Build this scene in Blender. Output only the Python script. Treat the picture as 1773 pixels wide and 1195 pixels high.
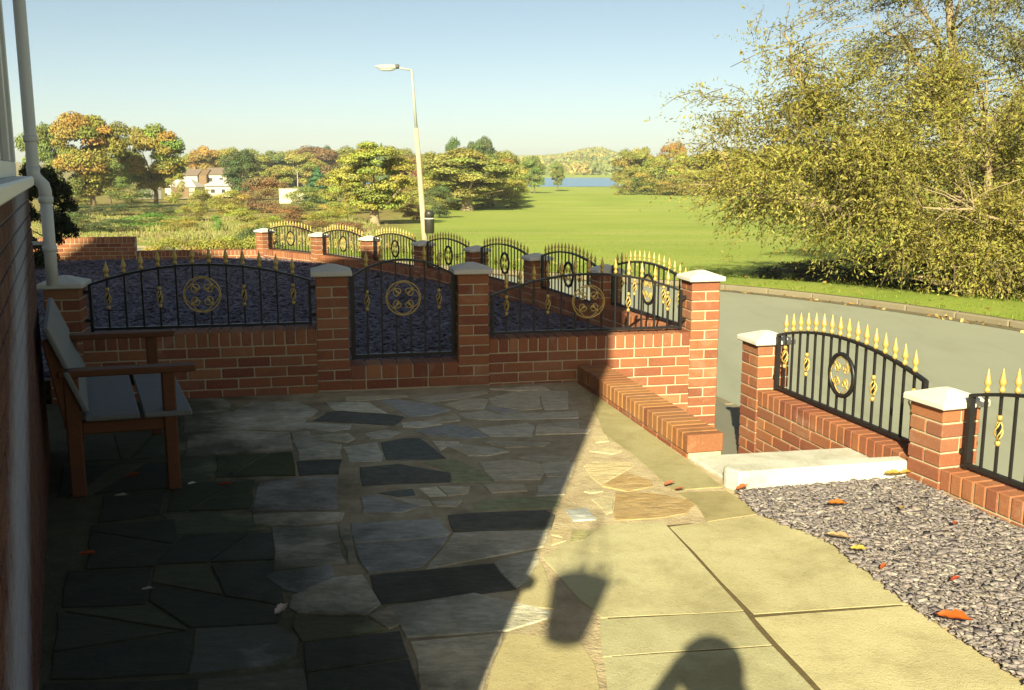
import bpy, bmesh, math, random
import numpy as np
from mathutils import Vector, Matrix
for o in list(bpy.data.objects): bpy.data.objects.remove(o)
S = bpy.context.scene
COL = S.collection
R = math.radians
random.seed(7); RNG = np.random.default_rng(7)

# ------------------------------------------------------------------ camera, sky, sun, exposure
cam_d = bpy.data.cameras.new('camera'); cam = bpy.data.objects.new('camera', cam_d); COL.objects.link(cam)
cam.location = (0, 0, 1.59); cam.rotation_euler = (R(90 - 10.1), 0, 0)
cam_d.sensor_width = 36; cam_d.lens = 35.0; cam_d.clip_start = 0.02; cam_d.clip_end = 12000
S.camera = cam
SUN_AZ, SUN_EL = 10.66, 26.7          # the light travels towards +Y, turned this much to +X
W = bpy.data.worlds.new('World'); S.world = W; W.use_nodes = True
wn = W.node_tree.nodes; wl = W.node_tree.links
sky = wn.new('ShaderNodeTexSky'); sky.sky_type = 'NISHITA'; sky.sun_disc = False
sky.sun_elevation = R(SUN_EL); sky.sun_rotation = R(180 + SUN_AZ)
sky.air_density = 0.5; sky.dust_density = 1.2; sky.ozone_density = 0.0; sky.altitude = 50
wn['Background'].inputs['Strength'].default_value = 0.059
tint = wn.new('ShaderNodeMix'); tint.data_type = 'RGBA'; tint.blend_type = 'MULTIPLY'; tint.inputs[0].default_value = 1.0; tint.inputs[7].default_value = (1.09, 1.04, .83, 1)   # the film's warm cast
wl.new(sky.outputs[0], tint.inputs[6]); wl.new(tint.outputs[2], wn['Background'].inputs['Color'])
sun_d = bpy.data.lights.new('sun', 'SUN'); sun = bpy.data.objects.new('sun', sun_d); COL.objects.link(sun)
sun_d.energy = 5.0; sun_d.angle = R(0.55); sun_d.color = (1.0, 0.895, 0.58)
sun.rotation_euler = Vector((math.sin(R(SUN_AZ)) * math.cos(R(SUN_EL)), math.cos(R(SUN_AZ)) * math.cos(R(SUN_EL)), -math.sin(R(SUN_EL)))).to_track_quat('-Z', 'Y').to_euler()
sun.location = (-10, -40, 25)
S.render.engine = 'CYCLES'
S.view_settings.view_transform = 'Standard'; S.view_settings.look = 'None'
S.view_settings.exposure = 1.45; S.view_settings.gamma = 1.0; S.view_settings.use_curve_mapping = False

# ------------------------------------------------------------------ materials
class NT:
    def __init__(s, name):
        s.m = bpy.data.materials.new(name); s.m.use_nodes = True
        s.t = s.m.node_tree; s.t.nodes.clear()
        s.out = s.n('ShaderNodeOutputMaterial')
    def n(s, typ, ins=None, **kw):
        nd = s.t.nodes.new(typ)
        for k, v in kw.items(): setattr(nd, k, v)
        for k, v in (ins or {}).items():
            sk = nd.inputs[k]
            if hasattr(v, 'bl_idname') and hasattr(v, 'is_output'): s.t.links.new(v, sk)
            else: sk.default_value = v
        return nd
    def noise(s, scale, detail=4, rough=.55, vec=None, dist=0):
        i = {'Scale': scale, 'Detail': detail, 'Roughness': rough, 'Distortion': dist}
        if vec is not None: i['Vector'] = vec
        return s.n('ShaderNodeTexNoise', i).outputs['Fac']
    def ramp(s, fac, stops):
        nd = s.n('ShaderNodeValToRGB', {'Fac': fac}); el = nd.color_ramp.elements
        while len(el) < len(stops): el.new(.5)
        for e, (p, c) in zip(el, stops): e.position = p; e.color = (*c, 1) if len(c) == 3 else c
        return nd.outputs['Color']
    def mix(s, fac, a, b, mode='MIX'):
        nd = s.n('ShaderNodeMix', data_type='RGBA', blend_type=mode)
        for k, v in ((0, fac), (6, a), (7, b)):
            sk = nd.inputs[k]
            if hasattr(v, 'is_output'): s.t.links.new(v, sk)
            else: sk.default_value = v if k == 0 else ((*v, 1) if len(v) == 3 else v)
        return nd.outputs[2]
    def math(s, op, a, b=0.0):
        nd = s.n('ShaderNodeMath', operation=op)
        for k, v in ((0, a), (1, b)):
            if hasattr(v, 'is_output'): s.t.links.new(v, nd.inputs[k])
            else: nd.inputs[k].default_value = v
        return nd.outputs[0]
    def bump(s, h, strength=.4, dist=.01):
        return s.n('ShaderNodeBump', {'Height': h, 'Strength': strength, 'Distance': dist}).outputs[0]
    def geo(s): return s.n('ShaderNodeNewGeometry').outputs['Position']
    def oc(s): return s.n('ShaderNodeTexCoord').outputs['Object']
    def bsdf(s, color, rough=.8, normal=None, metal=0., spec=.3, **kw):
        i = {'Roughness': rough, 'Metallic': metal, 'Specular IOR Level': spec}
        if hasattr(color, 'is_output'): i['Base Color'] = color
        else: i['Base Color'] = (*color, 1)
        if normal is not None: i['Normal'] = normal
        i.update(kw)
        b = s.n('ShaderNodeBsdfPrincipled', i); s.t.links.new(b.outputs[0], s.out.inputs['Surface']); return b

def m_plain(name, c1, c2, scale=20, rough=.8, bump=.3, dist=.004, metal=0., spec=.3, world=True):
    t = NT(name); p = t.geo() if world else t.oc()
    f = t.noise(scale, 5, .6, p); f2 = t.noise(scale * 6, 3, .6, p)
    c = t.mix(t.math('ADD', t.math('MULTIPLY', f, .75), t.math('MULTIPLY', f2, .25)), c1, c2)
    t.bsdf(c, rough, t.bump(t.math('ADD', f, f2), bump, dist) if bump else None, metal, spec); return t.m

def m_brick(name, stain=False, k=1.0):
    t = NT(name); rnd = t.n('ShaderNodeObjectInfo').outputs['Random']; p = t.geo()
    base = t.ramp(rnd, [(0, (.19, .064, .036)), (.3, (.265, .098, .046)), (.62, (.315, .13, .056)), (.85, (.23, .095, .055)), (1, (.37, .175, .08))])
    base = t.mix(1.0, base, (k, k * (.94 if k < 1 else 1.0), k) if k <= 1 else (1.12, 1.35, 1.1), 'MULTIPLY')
    f = t.noise(30, 5, .65, p); g = t.noise(170, 2, .5, p)
    c = t.mix(t.math('MULTIPLY', f, .45), base, (.15, .06, .045))
    c = t.mix(t.math('MULTIPLY', t.math('GREATER_THAN', g, .66), .35), c, (.5, .36, .24))
    lb = t.n('ShaderNodeMapRange', {'Value': t.noise(3.1, 6, .7, p, .4), 'From Min': .56, 'From Max': .78}).outputs[0]
    c = t.mix(t.math('MULTIPLY', lb, .38 if not stain else .1), c, (.46, .37, .28))
    dk = t.n('ShaderNodeMapRange', {'Value': t.noise(5.3, 5, .7, p), 'From Min': .56, 'From Max': .74}).outputs[0]
    c = t.mix(t.math('MULTIPLY', dk, .4), c, (.10, .055, .035))
    if stain:                      # a smear of pale efflorescence with a shape of its own on the house wall
        sep = t.n('ShaderNodeSeparateXYZ', {'Vector': p})
        u = t.math('SUBTRACT', sep.outputs[1], 2.23)
        zc = t.math('ADD', t.math('MULTIPLY', u, .49), .365)
        d = t.math('ABSOLUTE', t.math('SUBTRACT', sep.outputs[2], zc))
        w = t.math('ADD', .10, t.math('MULTIPLY', t.noise(6, 5, .75, p), .36))
        k = t.n('ShaderNodeMapRange', {'Value': t.math('SUBTRACT', w, d), 'From Min': -.12, 'From Max': .14}); k.clamp = True
        c = t.mix(t.math('MULTIPLY', k.outputs[0], .7), c, (.30, .33, .40))
    t.bsdf(c, .88, t.bump(t.math('ADD', f, g), .5, .004), 0, .2); return t.m

def algae_shade(t, p, c):
    # damp green-black algal growth with the corner's shade painted in, over stones and joints alike near the house wall, and blotches of dirt and lichen
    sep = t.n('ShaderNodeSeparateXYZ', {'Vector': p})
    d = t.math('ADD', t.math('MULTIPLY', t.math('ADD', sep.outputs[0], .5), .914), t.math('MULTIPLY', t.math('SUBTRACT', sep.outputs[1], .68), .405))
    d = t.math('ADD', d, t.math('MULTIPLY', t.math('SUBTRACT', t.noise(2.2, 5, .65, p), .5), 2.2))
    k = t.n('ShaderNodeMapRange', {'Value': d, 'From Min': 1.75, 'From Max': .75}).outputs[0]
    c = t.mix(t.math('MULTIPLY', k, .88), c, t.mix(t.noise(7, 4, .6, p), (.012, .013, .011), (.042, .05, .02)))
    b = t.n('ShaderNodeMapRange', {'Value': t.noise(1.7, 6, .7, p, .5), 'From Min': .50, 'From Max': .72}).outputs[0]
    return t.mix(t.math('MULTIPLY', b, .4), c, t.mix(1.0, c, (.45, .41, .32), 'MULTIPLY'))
def m_flag(name):
    t = NT(name); oi = t.n('ShaderNodeObjectInfo'); p = t.geo()
    off = t.n('ShaderNodeVectorMath', {0: p, 1: oi.outputs['Location']}, operation='ADD').outputs[0]
    f = t.noise(5, 6, .7, off, 1.0); g = t.noise(26, 5, .75, p); h = t.noise(150, 2, .5, p)
    mp = t.n('ShaderNodeMapping', {'Vector': off, 'Rotation': (0, 0, .3), 'Scale': (4, 11, 3)})
    st = t.noise(3, 6, .75, mp.outputs[0], .5)
    oc = oi.outputs['Color']
    c = t.mix(t.n('ShaderNodeMapRange', {'Value': st, 'From Min': .35, 'From Max': .7}).outputs[0], t.mix(1.0, oc, (1.25, 1.22, 1.15), 'MULTIPLY'), t.mix(1.0, oc, (.58, .58, .58), 'MULTIPLY'))
    c = t.mix(t.math('MULTIPLY', t.n('ShaderNodeMapRange', {'Value': f, 'From Min': .48, 'From Max': .68}).outputs[0], .5), c, t.mix(1.0, oc, (.85, .72, .5), 'MULTIPLY'))
    sp = t.n('ShaderNodeMapRange', {'Value': g, 'From Min': .58, 'From Max': .70}).outputs[0]
    c = t.mix(t.math('MULTIPLY', sp, .35), c, t.mix(.4, oc, (.55, .52, .42)))
    c = algae_shade(t, p, c)
    hh = t.math('ADD', t.math('ADD', t.math('MULTIPLY', st, 1.6), g), t.math('MULTIPLY', h, .35))
    t.bsdf(c, .8, t.bump(hh, .75, .009), 0, .22); return t.m
def m_bed(name):
    t = NT(name); p = t.geo(); f = t.noise(7, 6, .7, p); g = t.noise(60, 4, .7, p)
    c = t.ramp(f, [(.3, (.36, .28, .17)), (.5, (.50, .42, .27)), (.7, (.60, .52, .34))]); c = t.mix(t.math('MULTIPLY', g, .45), c, (.24, .18, .105))
    c = algae_shade(t, p, c); t.bsdf(c, .95, t.bump(t.math('ADD', f, g), .8, .012), 0, .15); return t.m

def m_leaf(name, trans=.25, sat=1.0):
    t = NT(name); a = t.n('ShaderNodeVertexColor', layer_name='tint').outputs[0]; oc = t.n('ShaderNodeObjectInfo').outputs['Color']
    c = t.mix(1.0, a, oc, 'MULTIPLY')
    d = t.n('ShaderNodeBsdfPrincipled', {'Base Color': c, 'Roughness': .6, 'Specular IOR Level': .25})
    tr = t.n('ShaderNodeBsdfTranslucent', {'Color': t.mix(.5, c, t.mix(1.0, c, (1.3, 1.2, .5), 'MULTIPLY'))})
    mx = t.n('ShaderNodeMixShader', {0: trans, 1: d.outputs[0], 2: tr.outputs[0]})
    t.t.links.new(mx.outputs[0], t.out.inputs['Surface']); return t.m

def m_chip(name):
    t = NT(name); a = t.n('ShaderNodeVertexColor', layer_name='tint').outputs[0]
    f = t.noise(90, 3, .6, t.geo()); c = t.mix(t.math('MULTIPLY', f, .5), a, (.03, .028, .035))
    t.bsdf(c, .7, t.bump(f, .3, .003), 0, .35); return t.m

def m_concrete(name, c1, c2, c3):
    t = NT(name); p = t.geo(); oc = t.n('ShaderNodeObjectInfo').outputs['Color']
    f = t.noise(2.2, 6, .65, p, .4); g = t.noise(14, 5, .7, p); h = t.noise(220, 2, .6, p); k = t.noise(75, 3, .7, p)
    c = t.ramp(f, [(.34, c1), (.5, c2), (.68, c3)])
    c = t.mix(t.math('MULTIPLY', g, .35), c, t.mix(.5, c1, c))
    gr = t.n('ShaderNodeMapRange', {'Value': h, 'From Min': .3, 'From Max': .7}).outputs[0]
    c = t.mix(t.math('MULTIPLY', gr, .34), c, (.17, .15, .085))
    bl = t.n('ShaderNodeMapRange', {'Value': t.noise(5.5, 6, .75, p, .7), 'From Min': .5, 'From Max': .7}).outputs[0]
    c = t.mix(t.math('MULTIPLY', bl, .38), c, (.24, .20, .10))
    dk = t.n('ShaderNodeMapRange', {'Value': k, 'From Min': .58, 'From Max': .72}).outputs[0]
    c = t.mix(t.math('MULTIPLY', dk, .42), c, (.13, .115, .065))
    wh = t.n('ShaderNodeMapRange', {'Value': t.noise(110, 2, .6, p), 'From Min': .62, 'From Max': .75}).outputs[0]
    c = t.mix(t.math('MULTIPLY', wh, .35), c, (.62, .58, .42))
    c = t.mix(1.0, c, oc, 'MULTIPLY')
    t.bsdf(c, .9, t.bump(t.math('ADD', h, t.math('ADD', k, g)), .5, .005), 0, .2); return t.m

def m_ground(name):
    # meadow straw on the left, mown park grass ahead; patches and tone come from noise only
    t = NT(name); p = t.geo(); sep = t.n('ShaderNodeSeparateXYZ', {'Vector': p})
    f = t.noise(.09, 6, .6, p); g = t.noise(.8, 5, .7, p); h = t.noise(6, 4, .7, p)
    mp = t.n('ShaderNodeMapping', {'Vector': p, 'Scale': (.03, .16, .1)}); band = t.noise(1, 4, .6, mp.outputs[0])
    green = t.ramp(f, [(.3, (.22, .29, .055)), (.55, (.27, .335, .065)), (.75, (.32, .345, .085))])
    green = t.mix(t.math('MULTIPLY', g, .32), green, (.17, .22, .04))
    green = t.mix(t.math('MULTIPLY', t.n('ShaderNodeMapRange', {'Value': band, 'From Min': .52, 'From Max': .7}).outputs[0], .5), green, (.36, .34, .13))
    straw = t.ramp(g, [(.3, (.12, .13, .03)), (.5, (.26, .22, .075)), (.72, (.36, .28, .12))])
    straw = t.mix(t.math('MULTIPLY', h, .5), straw, (.10, .10, .03))
    # border between meadow and park runs from the road up past the oak
    edge = t.math('ADD', t.math('ADD', sep.outputs[0], t.math('MULTIPLY', sep.outputs[1], .085)), t.math('MULTIPLY', t.noise(.2, 3, .5, p), 6.0))
    k = t.n('ShaderNodeMapRange', {'Value': edge, 'From Min': -.5, 'From Max': 3.5}).outputs[0]
    c = t.mix(k, straw, green)
    t.bsdf(c, .95, t.bump(t.math('ADD', g, t.math('MULTIPLY', h, .6)), .6, .12), 0, .1); return t.m

def m_grass(name):
    t = NT(name); p = t.geo(); f = t.noise(.7, 5, .6, p); g = t.noise(12, 4, .7, p)
    c = t.ramp(f, [(.3, (.18, .25, .04)), (.55, (.23, .29, .05)), (.75, (.29, .30, .08))])
    c = t.mix(t.math('MULTIPLY', g, .4), c, (.12, .16, .03))
    t.bsdf(c, .95, t.bump(g, .8, .03), 0, .1); return t.m

def m_asphalt(name, a=(.21, .225, .18), b=(.28, .295, .23)):
    t = NT(name); p = t.geo(); f = t.noise(.9, 5, .6, p); g = t.noise(120, 2, .6, p)
    c = t.mix(f, a, b); c = t.mix(t.math('MULTIPLY', g, .4), c, (.28, .29, .22))
    mp = t.n('ShaderNodeMapping', {'Vector': p, 'Rotation': (0, 0, .5), 'Scale': (1.2, .25, 1)}); w = t.noise(1.0, 5, .65, mp.outputs[0], .6)
    c = t.mix(t.math('MULTIPLY', t.n('ShaderNodeMapRange', {'Value': w, 'From Min': .5, 'From Max': .72}).outputs[0], .45), c, t.mix(1.0, c, (.62, .6, .55), 'MULTIPLY'))
    t.bsdf(c, .85, t.bump(g, .5, .004), 0, .3); return t.m

def m_water(name):
    t = NT(name); p = t.geo(); mp = t.n('ShaderNodeMapping', {'Vector': p, 'Scale': (.25, .05, 1)})
    f = t.noise(1, 4, .6, mp.outputs[0])
    t.bsdf((.13, .25, .40), .35, t.bump(f, .35, .5), 0, .5); return t.m

def m_wood(name, c1, c2, sc=(1, 22, 22)):
    t = NT(name); p = t.oc(); mp = t.n('ShaderNodeMapping', {'Vector': p, 'Scale': sc})
    f = t.noise(3, 6, .65, mp.outputs[0], .8); g = t.noise(9, 3, .6, p)
    c = t.mix(f, c1, c2); c = t.mix(t.math('MULTIPLY', g, .3), c, tuple(v * .5 for v in c1))
    t.bsdf(c, .75, t.bump(f, .4, .003), 0, .3); return t.m

M = {
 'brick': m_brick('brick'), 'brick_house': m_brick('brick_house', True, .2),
 'brick_buff': m_brick('brick_buff', False, 1.2),
 'mortar': m_plain('mortar', (.50, .43, .30), (.36, .30, .20), 25, .95, .5, .004),
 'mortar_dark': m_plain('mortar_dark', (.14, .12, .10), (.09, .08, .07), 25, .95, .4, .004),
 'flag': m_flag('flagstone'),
 'conc': m_concrete('concrete', (.33, .30, .165), (.46, .43, .25), (.53, .50, .305)),
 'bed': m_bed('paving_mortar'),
 'joint': m_plain('joint_soil', (.16, .12, .05), (.055, .045, .022), 30, .95, .6, .006),
 'grit': m_plain('gutter_grit', (.17, .14, .085), (.09, .08, .05), 9, .95, .5, .006),
 'cap': m_plain('cap_stone', (.66, .63, .57), (.44, .42, .36), 7, .8, .3, .003),
 'step': m_concrete('pale_step', (.42, .42, .36), (.60, .60, .55), (.68, .68, .64)),
 'iron': m_plain('black_iron', (.009, .009, .010), (.016, .015, .015), 60, .42, .15, .001, 0., .35),
 'gold': m_plain('gold_paint', (.54, .39, .11), (.40, .28, .075), 60, .42, .15, .001, .25, .5),
 'chip': m_chip('slate_chip'), 'soil': m_plain('chip_bed', (.06, .052, .06), (.12, .10, .105), 60, .95, .5, .01),
 'pvc': m_plain('white_plastic', (.62, .63, .62), (.54, .55, .54), 5, .45, 0, .001, 0., .4),
 'glass': None,
 'wood': m_wood('brown_wood', (.085, .032, .013), (.155, .062, .024)),
 'grey_wood': m_wood('weathered_wood', (.19, .195, .19), (.10, .105, .10)),
 'ground': m_ground('parkland'), 'grass': m_grass('verge_grass'),
 'road': m_asphalt('asphalt'), 'pave': m_asphalt('pavement_tarmac', (.10, .098, .082), (.15, .145, .115)),
 'kerb': m_plain('kerb_stone', (.23, .20, .135), (.13, .115, .075), 3, .9, .4, .005),
 'water': m_water('lake_water'), 'sand': m_plain('shore', (.55, .52, .44), (.45, .42, .34), .5, .9, 0),
 'leaf': m_leaf('leaf'), 'leaf_far': m_leaf('leaf_far', .15),
 'bark': m_plain('bark', (.17, .13, .08), (.08, .06, .04), 8, .95, .6, .02, world=False),
 'bark_pale': m_plain('bark_pale', (.34, .27, .17), (.19, .15, .09), 6, .95, .5, .02, world=False),
 'post': m_plain('lamp_concrete', (.40, .35, .25), (.32, .28, .20), 4, .85, .2, .004),
 'lamp_grey': m_plain('lamp_grey', (.34, .36, .34), (.28, .30, .28), 8, .5, 0),
 'bin': m_plain('bin_black', (.022, .022, .022), (.035, .034, .03), 12, .45, .1, .002, 0, .5),
 'tile': m_plain('roof_tile', (.22, .17, .13), (.14, .11, .09), 3, .9, .4, .03),
 'tile_pale': m_plain('pale_roof', (.58, .54, .47), (.50, .46, .40), 1, .9, .2, .03),
 'render': m_plain('house_render', (.52, .48, .39), (.45, .41, .33), .6, .9, 0),
 'brown': m_plain('brown_paint', (.19, .13, .075), (.15, .10, .06), 1, .8, 0),
 'dark': m_plain('dark_opening', (.03, .03, .035), (.045, .045, .05), 1, .3, 0, spec=.5),
 'cloth': m_plain('jacket_cloth', (.05, .06, .09), (.035, .04, .06), 30, .9, .2, .002),
 'skin': m_plain('skin', (.55, .33, .24), (.50, .29, .21), 12, .55, .1, .001),
}
tg = NT('window_glass'); tg.bsdf((.05, .06, .065), .08, None, 0, .6); M['glass'] = tg.m

# ------------------------------------------------------------------ helpers
class MB:
    def __init__(s): s.v = []; s.f = []
    def add(s, v, f):
        o = len(s.v); s.v += [tuple(p) for p in v]; s.f += [tuple(i + o for i in q) for q in f]; return s
    def box(s, x0, x1, y0, y1, z0, z1, mtx=None):
        v = [(x0, y0, z0), (x1, y0, z0), (x1, y1, z0), (x0, y1, z0), (x0, y0, z1), (x1, y0, z1), (x1, y1, z1), (x0, y1, z1)]
        if mtx: v = [mtx @ Vector(p) for p in v]
        return s.add(v, [(0, 3, 2, 1), (4, 5, 6, 7), (0, 1, 5, 4), (1, 2, 6, 5), (2, 3, 7, 6), (3, 0, 4, 7)])
    def prism(s, pts, z0, z1):
        n = len(pts)
        if sum(pts[i][0] * pts[(i + 1) % n][1] - pts[(i + 1) % n][0] * pts[i][1] for i in range(n)) < 0: pts = pts[::-1]
        v = [(x, y, z0) for x, y in pts] + [(x, y, z1) for x, y in pts]
        return s.add(v, [tuple(range(n))[::-1], tuple(range(n, 2 * n))] + [(i, (i + 1) % n, n + (i + 1) % n, n + i) for i in range(n)])
    def lathe(s, prof, n=10, c=(0, 0, 0), mtx=None):
        v = []; f = []
        for r, z in prof:
            for k in range(n):
                a = 2 * math.pi * k / n; v.append(Vector((c[0] + r * math.cos(a), c[1] + r * math.sin(a), c[2] + z)))
        for j in range(len(prof) - 1):
            for k in range(n):
                f.append((j * n + k, j * n + (k + 1) % n, (j + 1) * n + (k + 1) % n, (j + 1) * n + k))
        f.append(tuple(range(n))[::-1]); f.append(tuple((len(prof) - 1) * n + k for k in range(n)))
        if mtx: v = [mtx @ p for p in v]
        return s.add(v, f)
    def tube(s, pts, rad, n=6, close=False):
        pts = [Vector(p) for p in pts]; N = len(pts); v = []; f = []
        rad = rad if hasattr(rad, '__len__') else [rad] * N
        up = None
        for i, p in enumerate(pts):
            a = pts[(i - 1) % N] if (i > 0 or close) else p; b = pts[(i + 1) % N] if (i < N - 1 or close) else p
            d = (b - a).normalized()
            if up is None: up = d.orthogonal().normalized()
            up = (up - d * up.dot(d));  up = up.normalized() if up.length > 1e-6 else d.orthogonal().normalized()
            w = d.cross(up)
            for k in range(n):
                t = 2 * math.pi * (k + .5) / n; v.append(p + (up * math.cos(t) + w * math.sin(t)) * rad[i])
        for i in range(N if close else N - 1):
            for k in range(n):
                j = (i + 1) % N; f.append((i * n + k, i * n + (k + 1) % n, j * n + (k + 1) % n, j * n + k))
        if not close: f.append(tuple(range(n))[::-1]); f.append(tuple((N - 1) * n + k for k in range(n)))
        return s.add(v, f)
    def mesh(s, name, mat, smooth=False, bevel=0, seg=1):
        me = bpy.data.meshes.new(name); me.from_pydata(s.v, [], s.f); me.update()
        if bevel:
            bm = bmesh.new(); bm.from_mesh(me)
            bmesh.ops.bevel(bm, geom=[e for e in bm.edges if e.calc_face_angle(0) > .5], offset=bevel, segments=seg, affect='EDGES', profile=.6)
            bm.to_mesh(me); bm.free()
        me.materials.append(M[mat])
        if smooth: me.polygons.foreach_set('use_smooth', [True] * len(me.polygons))
        return me
    def build(s, name, mat, parent=None, smooth=False, bevel=0, loc=None, seg=1):
        return obj(name, s.mesh(name, mat, smooth, bevel, seg), parent, loc)
def obj(name, me, parent=None, loc=None, rz=0):
    o = bpy.data.objects.new(name, me); COL.objects.link(o)
    if loc is not None: o.location = loc
    if rz: o.rotation_euler = (0, 0, rz)
    if parent: o.parent = parent
    return o
def thing(name, label, cat, loc=(0, 0, 0), rz=0, group=None):
    o = obj(name, None, None, loc, rz); o.empty_display_size = .1
    return tag(o, label, cat, group)
def tag(o, label, cat, group=None):
    o['label'] = label; o['category'] = cat
    if group: o['group'] = group
    return o
def struct(o): o['kind'] = 'structure'; return o
def stuff(o, label=None, cat=None):
    o['kind'] = 'stuff'
    if label: o['label'] = label
    if cat: o['category'] = cat
    return o
def copy_tree(o, parent=None):
    c = o.copy(); COL.objects.link(c); c.parent = parent
    for ch in [x for x in KIDS[o.name]] if o.name in KIDS else list(o.children): copy_tree(ch, c)
    return c
KIDS = {}
def fr(o, ang):           # local frame matrix: origin, x axis turned by ang
    return Matrix.Translation(Vector(o)) @ Matrix.Rotation(ang, 4, 'Z')
def npmesh(name, verts, faces_n, k, mat, tint=None):
    """verts (N,3) numpy, faces = consecutive groups of k vertices"""
    me = bpy.data.meshes.new(name); N = len(verts); F = N // k
    me.vertices.add(N); me.vertices.foreach_set('co', verts.astype(np.float32).ravel())
    me.loops.add(N); me.loops.foreach_set('vertex_index', np.arange(N, dtype=np.int32))
    me.polygons.add(F); me.polygons.foreach_set('loop_start', np.arange(0, N, k, dtype=np.int32))
    me.polygons.foreach_set('loop_total', np.full(F, k, dtype=np.int32))
    me.update(calc_edges=True)
    if tint is not None:
        a = me.color_attributes.new('tint', 'FLOAT_COLOR', 'POINT')
        c = np.ones((N, 4), np.float32); c[:, :3] = np.repeat(tint, k, axis=0) if len(tint) == F else tint
        a.data.foreach_set('color', c.ravel())
    me.materials.append(M[mat]); return me
def idxmesh(name, verts, faces, mat, tint):
    """verts (N,3), faces (F,3) index arrays, per-vertex tint"""
    me = bpy.data.meshes.new(name); N = len(verts); F, k = faces.shape
    me.vertices.add(N); me.vertices.foreach_set('co', verts.astype(np.float32).ravel())
    me.loops.add(F * k); me.loops.foreach_set('vertex_index', faces.astype(np.int32).ravel())
    me.polygons.add(F); me.polygons.foreach_set('loop_start', np.arange(0, F * k, k, dtype=np.int32))
    me.polygons.foreach_set('loop_total', np.full(F, k, dtype=np.int32)); me.update(calc_edges=True)
    a = me.color_attributes.new('tint', 'FLOAT_COLOR', 'POINT'); c = np.ones((N, 4), np.float32); c[:, :3] = tint
    a.data.foreach_set('color', c.ravel()); me.materials.append(M[mat]); return me
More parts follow.
